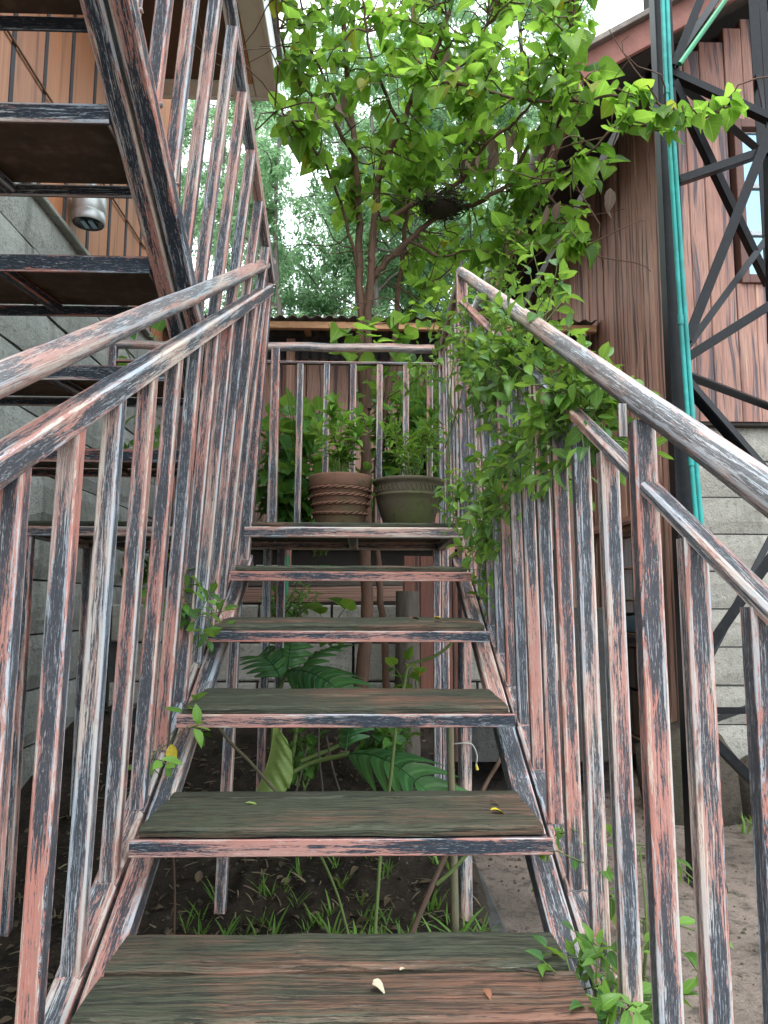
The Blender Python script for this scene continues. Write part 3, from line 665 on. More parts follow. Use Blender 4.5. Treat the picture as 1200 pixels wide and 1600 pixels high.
# ---- retaining wall, posts and boards under the landing
rw = thing('retaining_wall', 'pale block retaining wall with dark joints behind the tree trunk', 'wall', (-.3, 4.3, .4))
b = MB(); b.box((-1.38, 4.30, .2), (1.4, 4.40, 1.04), 0); loc_build(b, 'wall_core', M['mortar'], rw)
for row in range(3):
    for j in range(7):
        x = -1.36+j*.40+(row % 2)*.12
        if x+.39 > 1.4: continue
        b = MB(); b.box((x+.005, 4.255+rng.uniform(-.006, .006), .43+row*.21), (x+.39, 4.30, .43+row*.21+.20), 0, .008); loc_build(b, 'wall_block', M['wallblock'], rw)
b = MB(); b.bar((-1.3, 4.62, 1.10), (.25, 4.66, 1.12), .04, .09); tag(b.build('timber_plank', M['cabin_dark']), 'weathered brown plank lying along the top of the retaining wall', 'plank')
b = MB(); b.bar((-1.1, 4.9, 1.19), (.5, 5.0, 1.20), .05, .05); tag(b.build('timber_plank', M['log']), 'grey squared timber lying behind the brown plank under the shed', 'plank')
b = MB(); b.bar((-.7, 5.2, 1.30), (.7, 5.1, 1.28), .12, .03); tag(b.build('timber_plank', M['wallblock']), 'pale flat board lying highest in the dark under the shed', 'plank')
pf = thing('board_screen', 'upright dark red board screen standing in the bed below the landing', 'screen', (.36, 3.9, .4))
for j in range(4):
    b = MB(); b.box((.215+j*.083, 3.9+.012*(j % 2), .28), (.215+j*.083+.079, 3.93+.012*(j % 2), 1.30), 2, .004); loc_build(b, 'board', M['screen'], pf)
b = MB(); b.tube([(0.213,3.550,0.282), (0.210,3.550,0.605), (0.213,3.550,0.892), (0.213,3.550,1.114)], [.062, .058, .056, .055], 16)
lg = b.build('log_post', M['log']); tag(lg, 'short weathered round log post with a sawn top before the board screen', 'post')
b = MB(); b.tube([(-0.441,4.500,0.849), (-0.439,4.500,1.106), (-0.439,4.500,1.337)], .014, 8); tag(b.build('green_stake', M['green']), 'thin green garden stake among the plants behind the stairs', 'stake')

# ================================================================== the staircase
g, r_ = .308, .1636
def nos(y): return .511+(y-1.0485)*.5312
st = thing('metal_staircase', 'switchback staircase of peeling red painted steel with worn plank treads, railings and landing', 'staircase', (0, 1.0, 0))
def sp(mb, name, mat, parent=None, label=None):
    if parent is None: parent = st
    o = mb.build(name, mat, parent)
    if parent is st: o.matrix_parent_inverse = Matrix.Translation((0, -1.0, 0))
    if label: o['label'] = label
    return o
PT = M['paint']
def stringer(x0, x1, off, ya=.16, yb=2.64):
    b = MB(True); h = .045; zc = lambda y: nos(y)+off-h*.5*math.sqrt(1+.5312**2)
    b.bar(((x0+x1)/2, ya, zc(ya)), ((x0+x1)/2, yb, zc(yb)), x1-x0, h, (0, 0, 1), .004); return sp(b, 'stringer', PT)
stringer(-.412, -.372, -.130); stringer(-.462, -.420, -.128); stringer(.312, .353, -.130); stringer(.361, .400, -.134)
# treads: steel angle frame with two planks
def tread(y, z, x0, x1, seed, back=False, tilt=0, hide=0):
    rr = random.Random(seed); b = MB(True)
    b.box((x0-.012, y-.006, z-.045), (x1+.012, y+.002, z-.017), 0, .002)
    b.box((x0-.006, y+.003, z-.022), (x1+.006, y+.026, z-.018), 0, .001)
    for xx in (x0, x1-.004): b.box((xx, y+.027, z-.044), (xx+.004, y+.262, z-.018), 1, .001)
    if back: b.box((x0-.004, y+.264, z-.046), (x1+.004, y+.272, z-.004), 0, .002)
    tl = lambda q: setattr(q, 'v', [(a, e, f+(e-y)*tilt) for a, e, f in q.v]); tl(b)
    t = sp(b, 'tread', M['paint_bar']); sd = {1: .128, 2: .205, 3: .15, 4: .09, 5: .14}.get(seed, .13)
    for p0, p1 in ((.0, sd-.004), (sd+.003, .250 if abs(z-.53) < .03 else .262)):
        nn = 14; q = MB(); zt = z+rr.uniform(-.002, .002); rings = []
        for i in range(nn+1):
            x = x0+.001+(x1-x0-.002)*i/nn; e0 = rr.uniform(-.0035, .0015)+.003*math.sin(i*.9+seed); e1 = rr.uniform(-.003, .0022)-.0025*abs(math.sin(i*.7+seed*2)); dz = rr.uniform(-.0014, .0012)
            rings.append([(x, y+p0+e0, zt-.0155), (x, y+p0+e0-.001, zt-.006+dz), (x, y+p0+.006+e0, zt+dz-.0005), (x, y+(p0+p1)/2, zt+dz+.0008), (x, y+p1-.006+e1, zt+dz-.0004), (x, y+p1+e1, zt-.006+dz), (x, y+p1+e1, zt-.0155)])
        q.prism(rings, [0, .01, .018, .075, .132, .14, .15, .28], [(x1-x0)*i/nn for i in range(nn+1)])
        tl(q); q.build('plank', M['tread'], t).matrix_parent_inverse = Matrix.Identity(4)
    return t
for n in range(-1, 6): tread(.7405+n*g, .3476+n*r_+(.019 if n == 1 else 0), -.374+(.008 if n == 1 else 0), .316-(.008 if n == 1 else 0), n, False, {3: .038, 4: .048, 5: .03}.get(n, 0))
# railings
def lx_(y): return -.435+(y-.91)*.0592
def rx_(y): return .377-(y-.7)*.0138
zl = lambda y: 1.217+(y-.919)*.5586
zh = lambda y: 1.318+(y-.906)*.5537
zrl = lambda y: 1.048+(y-.70)*.564
zrh = lambda y: 1.153+(y-.69)*.563
def hpipe(f, z, y0, y1, rad=.0205):
    b = MB(True); ys = [y0+(y1-y0)*i/24 for i in range(25)]; b.tube([(f(y), y, z(y)+.0025*mnoise.noise((y*4, f(y)*9, 0))) for y in ys], rad, 18, vk=1); return sp(b, 'handrail', M['paint_pale'])
hpipe(lx_, zh, .16, 2.62); hpipe(rx_, zrh, .16, 2.63, .0185)
b = MB(True); b.bar((lx_(.2), .2, zl(.2)), (lx_(2.6), 2.6, zl(2.6)), .038, .038, (0, 0, 1), .004); sp(b, 'lower_rail', PT)
for a, c in ((.2, .973), (1.013, 2.6)):
    b = MB(True); b.bar((rx_(a), a, zrl(a)), (rx_(c), c, zrl(c)), .025, .017, (0, 0, 1), .003); sp(b, 'lower_rail', PT)
def baluster(p0, p1, w=.030, weld=True):
    b = MB(True); b.bar(p0, p1, w, w, (0, 1, 0), .003)
    h = w/2+.001; ring = []
    for k in range(17):                                            # weld run round the foot
        q = (k/4) % 4; e = int(q) % 4; f = (q-int(q))*2-1; c = [(f*h, -h), (h, f*h), (-f*h, h), (-h, -f*h)][e]
        ring.append((p0[0]+c[0], p0[1]+c[1], p0[2]+.018-.5312*c[1]*-1*(1 if weld else 0)+rng.uniform(-.002, .002)))
    b.tube(ring, [rng.uniform(.0028, .0058) for _ in ring], 5, False)
    return sp(b, 'baluster', PT)
i = -4
while .955+.155*i < 2.55:
    y = .955+.155*i; zf = nos(y)-.150
    if y > .2: baluster((-.441+.012*max(0, y-1.2), y, zf), (lx_(y), y, zl(y)-.012))
    i += 1
i = -3
while .72+.137*i < 2.52:
    y = .72+.137*i
    if i == 2:
        b = MB(True); b.bar((.380, y, nos(y)-.155), (rx_(y), y, zrh(y)-.03), .030, .030, (0, 1, 0), .003); sp(b, 'newel_post', PT)
        b = MB(True); b.box((rx_(y)-.030, y-.003, zrh(y)-.05), (rx_(y)-.019, y+.003, zrh(y)-.005), 2, .001); sp(b, 'weld_tab', M['paint_pale'])
    elif y > .2: baluster((.380, y, nos(y)-.155), (rx_(y), y, zrl(y)-.010), .027)
    i += 1
# landing
lz, ly0, ly1, lxa, lxb = 1.329, 2.5885, 3.225, -1.16, .352
b = MB(True); b.box((-.396, ly0-.004, lz-.052), (lxb, ly0+.036, lz-.016), 0, .004)
b.box((lxa, ly0+.0365, lz-.05), (lxa+.036, ly1-.037, lz-.018), 1); b.box((lxb-.036, ly0+.0365, lz-.05), (lxb, ly1-.037, lz-.018), 1); b.box((lxa, ly1-.036, lz-.05), (lxb, ly1, lz-.018), 0)
b.box((-.05, ly0+.0365, lz-.05), (-.014, ly1-.037, lz-.019), 1); b.box((-.62, ly0+.0365, lz-.05), (-.584, ly1-.037, lz-.019), 1)
b.box((lxa, ly0-.003, lz-.05), (-.53, ly0+.036, lz-.018), 0)
lf = sp(b, 'landing_floor', PT)
for j in range(5):
    y0 = ly0+.0+j*.127; q = MB(); q.box((lxa+.002, y0, lz-.0155), (lxb-.002, y0+.123, lz+rng.uniform(-.001, .001)), 0, .003); q.build('plank', M['tread'], lf)
# newel posts at the landing front
b = MB(True); b.bar((-.405, 2.606, 1.10), (-.336, 2.606, zh(2.6)-.004), .038, .038, (0, 1, 0), .003); sp(b, 'newel_post', PT)
b = MB(True); b.bar((.360, 2.606, 1.18), (.349, 2.606, zrh(2.6)-.004), .038, .038, (0, 1, 0), .003); sp(b, 'newel_post', PT)
# landing side and back rails
zb = 2.155
b = MB(True); b.bar((.349, 2.62, zrh(2.6)-.02), (.345, 3.21, zb), .036, .030, (0, 0, 1)); sp(b, 'landing_rail', PT)
b = MB(True); b.bar((.349, 2.62, zrl(2.6)-.01), (.345, 3.21, zb-.085), .03, .026, (0, 0, 1)); sp(b, 'landing_rail', PT)
for y in (2.70, 2.80, 2.90, 3.0, 3.10):
    baluster((.354, y, lz-.03), (.347, y, zrl(2.6)-.02-(y-2.62)*.05), .032)
b = MB(True); b.tube([(-1.08+1.43*i/12, 3.205, zb+.003*math.sin(i*2.1)) for i in range(13)], .019, 14); sp(b, 'landing_rail', M['paint_pale'])
b = MB(True); b.bar((-1.07, 3.205, zb-.071), (.35, 3.205, zb-.071), .030, .010, (0, 0, 1)); sp(b, 'landing_rail', PT)
for x in [-.94, -.82, -.70, -.60, -.49]+[-.385+.1135*j for j in range(6)]+[.285]:
    baluster((x, 3.205, lz-.02), (x+.004, 3.205, zb-.07), .026)
for x in (-1.07, .345, -.375):
    b = MB(True); b.bar((x, 3.207, lz-.04), (x, 3.207, zb-.005), .036, .036, (0, 1, 0)); sp(b, 'newel_post', PT)
# legs
def leg(p0, p1, w=.036, rnd=False):
    b = MB(True)
    if rnd: b.tube([p0, Vector(p0).lerp(Vector(p1), .5), p1], w/2, 14)
    else: b.bar(p0, p1, w, w, (0, 1, 0), .003)
    return sp(b, 'support_leg', PT)
leg((.345, 2.625, -.02), (.352, 2.625, 1.28), .046, True)
leg((-.452, 2.64, .06), (-.420, 2.64, 1.27)); leg((-.335, 3.18, .2), (-.33, 3.18, 1.28), .034); leg((-.40, 3.195, .2), (-.39, 3.195, 1.28), .034)
leg((.312, 3.18, .2), (.312, 3.18, 1.28), .03); leg((.347, 3.19, .2), (.347, 3.19, 1.28), .03)
leg((-1.13, 2.62, -.02), (-1.13, 2.62, 1.28)); leg((-1.13, 3.2, .1), (-1.13, 3.2, 1.28))
# upper flight, back towards the camera
def nos2(y): return 1.493+(2.5885-y)*.5312
def stringer2(x0, x1):
    b = MB(True); h = .046; zc = lambda y: nos2(y)-.15+h*.5*1.1322
    b.bar(((x0+x1)/2, 2.66, zc(2.66)), ((x0+x1)/2, -.35, zc(-.35)), x1-x0, h, (0, 0, 1), .004); return sp(b, 'stringer', M['paint_dark'])
stringer2(-.490, -.450); stringer2(-.441, -.401); stringer2(-1.19, -1.15)
def tread2(kk):
    y1 = 2.5885-(kk-1)*g; y0 = y1-.27; z = 1.360+r_*kk; rr = random.Random(90+kk); b = MB(True)
    b.box((-1.145, y0-.006, z-.044), (-.492, y0+.002, z-.004), 0, .002); b.box((-1.145, y1-.006, z-.045), (-.492, y1+.002, z-.017), 0, .002)
    b.box((-1.14, y0+.003, z-.044), (-1.136, y1-.007, z-.018), 1, .001); b.box((-.498, y0+.003, z-.044), (-.494, y1-.007, z-.018), 1, .001)
    b.bar((-.84, y0+.004, z-.03), (-.80, y1-.008, z-.03), .025, .022)
    t = sp(b, 'tread', M['paint_dark'])
    for p0, p1 in ((y0+.003, y0+.134), (y0+.137, y1-.007)):
        q = MB(); q.box((-1.134, p0, z-.0165), (-.5, p1, z+rr.uniform(-.001, .002)), 0, .003); q.build('plank', M['underboard'], t)
for kk in range(1, 9): tread2(kk)
def ux_(y): return -.326-(2.6-y)*.034
def zu(y): return 2.185+(2.6-y)*.531
b = MB(True); b.bar((ux_(2.6), 2.6, zu(2.6)), (ux_(-.3), -.3, zu(-.3)), .034, .030, (0, 0, 1), .004); sp(b, 'handrail', PT)
y = 2.47
while y > .1:
    baluster((-.421, y, nos2(y)-.10), (ux_(y), y, zu(y)-.01), .029); y -= .15

# ================================================================== pots and their plants
def rope_ring(z0, rad, dz, phase):
    b = MB(); n = 72; t = .0037
    for strand in (0, math.pi):
        pts = []
        for i in range(n+1):
            a = 2*math.pi*i/n; tw = a*13+strand+phase
            rr = rad+.0042*math.cos(tw); pts.append((rr*math.cos(a), rr*math.sin(a), z0+dz*math.sin(a+phase)+.0042*math.sin(tw)))
        b.tube(pts, t, 6, False)
    return b
pc = (-.083, 2.90, lz+.001)
pot = thing('rope_pot', 'tall terracotta flower pot with four twisted rope bands, standing on the landing', 'flower pot', pc)
b = MB(); b.lathe([(0, 0), (.088, 0), (.090, .006), (.098, .06), (.108, .12), (.113, .155), (.117, .160), (.119, .165), (.121, .20), (.118, .207), (.108, .206), (.106, .190), (.10, .17)], 40); b.build('body', M['terra'], pot)
for i, z in enumerate((.064, .096, .124, .151)): rope_ring(z, .0892+.1544*z+.0025, .003 if i else .006, i*1.3).build('rope_band', M['rope'], pot)
b = MB(); b.lathe([(.107, .186), (.05, .192), (0, .19)], 20); b.build('soil', M['potsoil'], pot)
pc2 = (.178, 2.92, lz+.001)
pot2 = thing('bowl_pot', 'wide dark mossy bowl shaped pot with a patterned rim band, standing on the landing', 'flower pot', pc2)
b = MB(); b.lathe([(0, 0), (.080, 0), (.084, .005), (.105, .055), (.120, .105), (.1255, .130), (.1275, .132), (.1275, .137), (.125, .140), (.1255, .143), (.128, .172), (.128, .176), (.136, .182), (.139, .190), (.136, .197), (.124, .196), (.120, .175)], 44); b.build('body', M['mosspot'], pot2)
b = MB(); nb = 46
for i in range(nb):
    a = 2*math.pi*i/nb; c0 = Vector((math.cos(a), math.sin(a), 0)); t0 = Vector((-math.sin(a), math.cos(a), 0))
    b.bar(c0*.1275+t0*.004+Vector((0, 0, .147)), c0*.1288-t0*.004+Vector((0, 0, .169)), .004, .003, c0, .0008)
b.build('rim_pattern', M['mosspot'], pot2)
b = MB(); b.lathe([(.122, .178), (.05, .186), (0, .184)], 20); b.build('soil', M['potsoil'], pot2)

def leafy_along(pts, n, size, spread=.7, droop=.2, start=.15, upb=.5):
    out = []
    for i in range(n):
        t = start+(1-start)*(i+rng.random())/n; f = t*(len(pts)-1); k = min(int(f), len(pts)-2); p = Vector(pts[k]).lerp(Vector(pts[k+1]), f-k)
        ax = (Vector(pts[k+1])-Vector(pts[k])).normalized(); ph = i*2.4+rng.uniform(-.5, .5); sd = ax.orthogonal().normalized(); sd = Quaternion(ax, ph) @ sd
        d = (sd*spread+ax*.45+Vector((0, 0, -droop))+rv(.18)).normalized()
        out.append((p+d*size*.12, d, Vector((0, 0, 1))*upb+ax*.4+rv(.3), size*rng.uniform(.65, 1.2)))
    return out
def potplant(name, label, loc, h, spread, nst, seed, fruit=False):
    t = thing(name, label, 'potted plant', loc); items = []; b = MB()
    for s in range(nst):
        a = rng.uniform(0, 6.28); tip = Vector((math.cos(a)*spread*rng.uniform(.3, 1), math.sin(a)*spread*rng.uniform(.3, 1), h*rng.uniform(.55, 1)))
        pts = curve_pts(Vector((rng.uniform(-.012, .012), rng.uniform(-.012, .012), -.012)), tip, 0, .07, 7, .05); b.tube(pts, [.0035-.0022*i/6 for i in range(7)], 5)
        items += leafy_along(pts, 17, .042, .8, .05, .28)
        for j in range(5):
            d = (Vector((0, 0, 1))+rv(.8)).normalized(); items.append((tip, d, rv(1)+Vector((0, 0, .6)), .052*rng.uniform(.7, 1.15)))
    b.build('stem', M['greenstem'], t); scatter(t, 'oval' if seed else 'lance', M['citrus'], items, 300)
    if fruit:
        q = MB(); q.lathe([(.0, -.014), (.008, -.012), (.014, -.003), (.014, .003), (.008, .012), (0, .014)], 14); o = q.build('fruit', M['fruit'], t); o.location = (.045, -.055, h*.50)
    return t
potplant('citrus_plant', 'young citrus bush with one small green fruit, growing in the rope banded pot', (pc[0], pc[1], pc[2]+.192), .30, .11, 11, 1, True)
potplant('leafy_pot_plant', 'bushy narrow leaved plant growing in the wide mossy bowl pot', (pc2[0], pc2[1], pc2[2]+.186), .30, .15, 13, 0)

# ================================================================== mulberry tree
mt = thing('mulberry_tree', 'multi stemmed mulberry tree with bright green heart shaped leaves arching over the landing', 'tree', (0, 3.5, .45))
def mpart(mb, name, mat): return loc_build(mb, name, mat, mt)
limbs = [
 ([(-0.010,3.500,0.556), (0.019,3.500,0.894), (0.020,3.500,1.240), (0.018,3.500,1.655), (-0.002,3.500,2.081), (-0.014,3.500,2.488), (-0.027,3.500,2.972), (-0.057,3.500,3.370), (-0.106,3.500,3.847), (-0.128,3.500,4.483)], .036, .011),
 ([(0.019,3.500,1.958), (0.024,3.500,2.268), (0.028,3.470,2.540), (0.058,3.400,2.919), (0.087,3.350,3.082), (0.174,3.300,3.243), (0.218,3.250,3.368), (0.305,3.200,3.507), (0.374,3.150,3.705), (0.428,3.100,3.980)], .024, .007),
 ([(0.120,3.650,0.564), (0.108,3.650,0.887), (0.082,3.650,1.188), (0.060,3.650,1.494), (0.089,3.650,1.870), (0.145,3.650,2.289), (0.189,3.650,2.720), (0.221,3.650,3.059), (0.254,3.650,3.406), (0.259,3.650,3.832), (0.233,3.650,4.417)], .019, .010),
 ([(0.011,3.500,2.331), (0.031,3.500,2.569), (0.107,3.500,2.682), (0.218,3.450,2.766), (0.351,3.400,2.861), (0.529,3.300,2.885), (0.647,3.250,2.934), (0.790,3.200,2.929), (0.935,3.100,2.942), (1.056,3.000,2.918)], .022, .006),
 ([(0.066,3.450,2.843), (0.215,3.400,2.915), (0.415,3.300,2.964), (0.548,3.200,3.107), (0.688,3.100,3.181), (0.765,3.000,3.291)], .016, .005),
 ([(0.206,3.250,3.336), (0.366,3.100,3.325), (0.626,3.000,3.191), (0.870,2.900,3.111), (1.065,2.800,3.076), (1.210,2.750,2.973), (1.337,2.700,2.923), (1.417,2.650,3.014)], .010, .003),
 ([(0.647,3.250,2.934), (0.728,3.100,3.062), (0.809,3.000,3.175), (0.851,2.900,3.392), (0.884,2.850,3.641)], .011, .004),
 ([(0.637,3.200,2.886), (0.801,3.000,2.827), (0.919,2.850,2.870), (1.024,2.800,2.957), (1.148,2.750,2.886)], .008, .003),
 ([(-0.041,3.500,3.203), (-0.150,3.400,3.334), (-0.296,3.300,3.455), (-0.378,3.200,3.600), (-0.399,3.100,3.766)], .013, .004),
 ([(-0.054,3.500,3.353), (-0.218,3.450,3.634), (-0.287,3.300,3.780), (-0.326,3.200,3.986)], .011, .004),
 ([(-0.018,3.500,2.616), (-0.101,3.400,2.884), (-0.168,3.200,2.986), (-0.307,3.000,3.062), (-0.363,2.900,3.063)], .010, .003),
 ([(0.174,3.300,3.243), (0.057,3.100,3.348), (-0.001,3.000,3.539), (-0.016,2.900,3.719)], .010, .004),
 ([(0.445,3.300,2.980), (0.492,3.300,3.282), (0.517,3.300,3.572), (0.606,3.300,3.904)], .011, .004),
 ([(0.790,3.200,2.929), (0.859,3.100,2.711), (0.896,3.000,2.574), (0.907,2.950,2.508)], .007, .003),
 ([(0.218,3.450,2.766), (0.354,3.300,2.624), (0.485,3.200,2.608), (0.607,3.100,2.533)], .008, .003),
 ([(0.160,3.650,2.453), (0.251,3.500,2.492), (0.289,3.400,2.545)], .006, .002),
]
nodes = []
for i, (pts, r0, r1) in enumerate(limbs):
    s = spline(pts, 5); b = MB(); n = len(s); s = [p+rv(.006) if 0 < k < n-1 else p for k, p in enumerate(s)]
    b.tube(s, [r0+(r1-r0)*(k/(n-1))**.65 for k in range(n)], 10 if r0 > .02 else 7); mpart(b, 'trunk' if i in (0, 2) else 'branch', M['bark'] if r0 > .015 else M['twig'])
    for k, p in enumerate(s):
        if (i in (0, 2) and p.z < 2.75): continue
        nodes.append((p, i))
# twigs towards points spread through the crown
blobs = [((-0.031,3.300,3.689), (.42, .4, .30), 26), ((0.438,3.200,3.621), (.38, .45, .32), 30), ((0.232,3.200,3.208), (.36, .4, .24), 24), ((-0.202,3.200,3.447), (.20, .3, .30), 14), ((0.644,3.100,3.120), (.26, .4, .30), 18), ((0.768,3.000,3.410), (.24, .4, .26), 15),
         ((0.933,2.850,3.072), (.24, .25, .18), 8), ((1.215,2.720,2.974), (.24, .14, .12), 5), ((0.903,3.000,2.800), (.16, .25, .16), 6), ((0.543,3.200,2.698), (.2, .3, .10), 4), ((-0.247,3.100,3.041), (.12, .2, .12), 7), ((0.209,3.300,2.929), (.22, .3, .14), 6),
         ((0.881,2.950,2.549), (.10, .1, .06), 4), ((0.164,3.600,3.201), (.2, .25, .18), 15), ((0.410,3.500,3.213), (.25, .3, .2), 16), ((-0.043,3.600,3.061), (.12, .2, .2), 8), ((0.386,3.600,2.733), (.2, .2, .13), 9), ((0.658,3.200,2.790), (.15, .2, .15), 6), ((0.774,3.100,2.622), (.12, .15, .10), 3), ((0.085,3.200,4.195), (.8, .6, .25), 22), ((0.806,3.100,4.055), (.5, .5, .25), 16)]
items = []
tw = MB()
for c, rad, cnt in blobs:
    for _ in range(int(cnt*1.65)):
        d = rv(1)
        while d.length > 1: d = rv(1)
        tip = Vector(c)+Vector((d.x*rad[0], d.y*rad[1], d.z*rad[2]))
        base = min(nodes, key=lambda q: (q[0]-tip).length*rng.uniform(.75, 1.35))[0]
        pts = curve_pts(base, tip, 0, .10, 7, rng.uniform(-.02, .14)); ln = (tip-base).length
        if ln > .75 or ln < .03: continue
        tw.tube(pts, [.0048-.0032*i/6 for i in range(7)], 5)
        items += leafy_along(pts, max(4, int(ln*15)), .071, .85, .28, .12, .7)
        items.append((tip, (pts[-1]-pts[-2]).normalized()+Vector((0, 0, -.3)), Vector((0, 0, 1))+rv(.4), .08))
for _ in range(90):
    base = rng.choice(nodes)[0]; tip = base+Vector((rng.uniform(-.35, .35), rng.uniform(-.35, .35), rng.uniform(-.22, .30)))
    if tip.y < 2.5: continue
    pts = curve_pts(base, tip, 0, .14, 7, .05); tw.tube(pts, [.0036-.0022*i/6 for i in range(7)], 5)
tag(mpart(tw, 'twig', M['twig']), kind='stuff')
# leaves on the long outer branches and low on the trunk
for i in (5, 6, 7, 10, 13, 14, 15):
    s = spline(limbs[i][0], 5); items += leafy_along(s, int(8+len(s)*.35), .085, .75, .5, .25, .9)
for p in ((-0.022,3.400,2.340), (0.093,3.300,2.259), (-0.078,3.300,2.227), (0.208,3.300,2.320), (0.214,3.400,2.236), (0.066,3.300,2.052), (0.342,3.200,2.341)):
    for _ in range(9): items.append((Vector(p)+rv(.07), Vector((rng.uniform(-1, 1), rng.uniform(-1, .2), rng.uniform(-.7, .3))), Vector((0, -.3, 1))+rv(.4), rng.uniform(.05, .10)))
items = [(p-Vector(mt.location), d, n+rv(.35), s*rng.choice((.45, .6, .75, .85, .95, 1.05, 1.2))) for p, d, n, s in items if not ((p.y < 2.2))]
print('mulberry leaves', len(items))
scatter(mt, 'heart', M['mul'], items, 300)
# a few dry curled leaves caught in the branches
dl = []
for p in ((-0.083,3.100,3.254), (0.610,3.000,3.039), (0.541,3.000,2.979), (0.473,3.000,2.906), (0.355,3.000,3.340), (-0.237,2.950,3.115), (0.765,2.900,2.630), (0.961,2.850,2.715), (0.515,3.000,3.051)):
    for _ in range(2): dl.append((Vector(p)+rv(.04)-Vector(mt.location), Vector((rng.uniform(-.3, .3), rng.uniform(-.3, .3), -1)), rv(1), rng.uniform(.06, .10)))
scatter(mt, 'oval', M['deadleaf'], dl, 300, 'dry_leaf')
# nest
nc = Vector((0.359,3.330,2.867))
b = MB()
for i in range(300):
    a = rng.uniform(0, 6.28); rr = rng.uniform(.03, .125); p = Vector((math.cos(a)*rr, math.sin(a)*rr, rng.uniform(-.03, .015)+rr*.22))
    d = Vector((-math.sin(a), math.cos(a), rng.uniform(-.35, .35)))+rv(.5); l = rng.uniform(.05, .13); q = d.normalized()*l*.5
    b.tube([p-q, p+rv(.012), p+q], .0016, 4, False)
b.lathe([(.0, -.026), (.04, -.024), (.07, -.010), (.078, .006), (.06, .008), (.03, -.004), (0, -.008)], 18)
nst = b.build('bird_nest', M['nest']); nst.location = nc; tag(nst, 'dark twiggy bird nest resting on the big mulberry limb', 'nest')

# ================================================================== climbers
def climber(name, label, cat, stems, clusters, kind, mat, size, stem_mat, origin, stem_r=.003, limit=300):
    t = thing(name, label, cat, origin); b = MB(); its = []
    for pts, r0 in stems:
        s = spline(pts, 6); b.tube(s, [r0*(1-.5*k/(len(s)-1)) for k in range(len(s))], 6)
    for c, rad, n, out in clusters:
        c = Vector(c)
        for _ in range(n):
            d = rv(1)
            while d.length > 1: d = rv(1)
            base = c+Vector((d.x*rad[0], d.y*rad[1], d.z*rad[2])); tip = base+(Vector(out)*.6+rv(.8)).normalized()*rng.uniform(.05, .12)
            pts = curve_pts(base, tip, 0, .1, 4, .08); b.tube(pts, .0012, 4, False)
            its += leafy_along(pts, 4, size, .8, .15, .2, .6); its.append((tip, (tip-base).normalized(), Vector((0, 0, 1))+rv(.5), size*.8))
    for o in [loc_build(b, 'stem', stem_mat, t)]: o['kind'] = 'stuff'
    its = [(p-Vector(origin), d, n, s) for p, d, n, s in its]
    scatter(t, kind, mat, its, limit); return len(its)
n = climber('climbing_vine', 'dense green climbing vine spilling over the right hand railing above the pots', 'vine',
  [([(0.420,2.246,0.932), (0.430,2.360,1.082), (0.430,2.359,1.220), (0.420,2.206,1.396), (0.410,2.042,1.584), (0.400,2.066,1.774), (0.390,2.203,1.961)], .006), ([(0.430,2.170,0.778), (0.430,2.300,0.929), (0.430,2.334,1.140)], .007),
   ([(0.306,2.660,1.375), (0.304,2.660,1.604), (0.317,2.660,1.837), (0.334,2.660,2.028)], .004), ([(0.324,2.620,1.371), (0.346,2.600,1.614), (0.298,2.600,1.796), (0.333,2.600,1.912)], .003), ([(0.297,2.700,1.612), (0.331,2.600,1.728), (0.364,2.500,1.880)], .003),
   ([(0.360,3.002,2.262), (0.370,2.207,1.862), (0.390,1.714,1.560), (0.400,1.396,1.367), (0.400,1.214,1.316)], .004), ([(0.360,2.552,1.897), (0.380,2.293,1.568), (0.400,2.010,1.366)], .004)],
  [((0.360,1.950,1.698), (.05, .26, .07), 54, (-.2, -.5, .0)), ((0.345,2.199,1.810), (.05, .16, .06), 34, (-.3, -.4, .0)), ((0.360,1.675,1.585), (.045, .12, .05), 27, (-.2, -.5, .0)), ((0.320,2.491,1.999), (.06, .2, .04), 16, (-.3, -.2, .1)),
   ((0.612,3.200,2.580), (.09, .15, .16), 42, (0, 0, .8)), ((0.658,3.200,2.760), (.09, .12, .14), 30, (0, 0, .9)), ((0.549,3.100,2.346), (.09, .15, .08), 22, (0, 0, .6)), ((0.370,1.497,1.644), (.03, .12, .05), 11, (.1, -.1, .6)),
   ((0.370,2.060,1.643), (.04, .16, .08), 30, (-.2, -.4, -.2)), ((0.390,1.799,1.395), (.045, .2, .09), 46, (-.1, -.5, 0)), ((0.380,2.002,1.296), (.05, .2, .10), 47, (-.3, -.4, 0)), ((0.395,1.521,1.342), (.03, .16, .06), 23, (0, -.5, .1)),
   ((0.385,1.382,1.400), (.025, .09, .06), 28, (-.1, -.3, .5)), ((0.390,1.282,1.353), (.025, .07, .05), 28, (0, -.3, .4)), ((0.390,1.417,1.466), (.02, .05, .05), 11, (0, 0, .9)), ((0.380,1.610,1.514), (.03, .1, .05), 17, (0, -.3, .4)),
   ((0.400,2.270,1.194), (.03, .12, .06), 20, (-.2, -.4, -.4)), ((0.370,2.191,1.365), (.04, .12, .05), 18, (-.3, -.3, 0)), ((0.410,2.287,1.024), (.02, .08, .05), 13, (-.1, -.4, 0)), ((0.316,2.620,1.438), (.025, .05, .03), 9, (-.2, -.4, 0)),
   ((0.258,2.850,1.931), (.06, .08, .07), 12, (-.3, -.3, .2)), ((0.291,2.800,1.657), (.04, .08, .08), 7, (-.2, -.4, 0)), ((0.330,2.533,1.317), (.01, .03, .02), 4, (-.2, -.4, 0))],
  'oval', M['vine'], .039, M['greenstem'], (.40, 2.0, .1))
print('vine leaves', n)
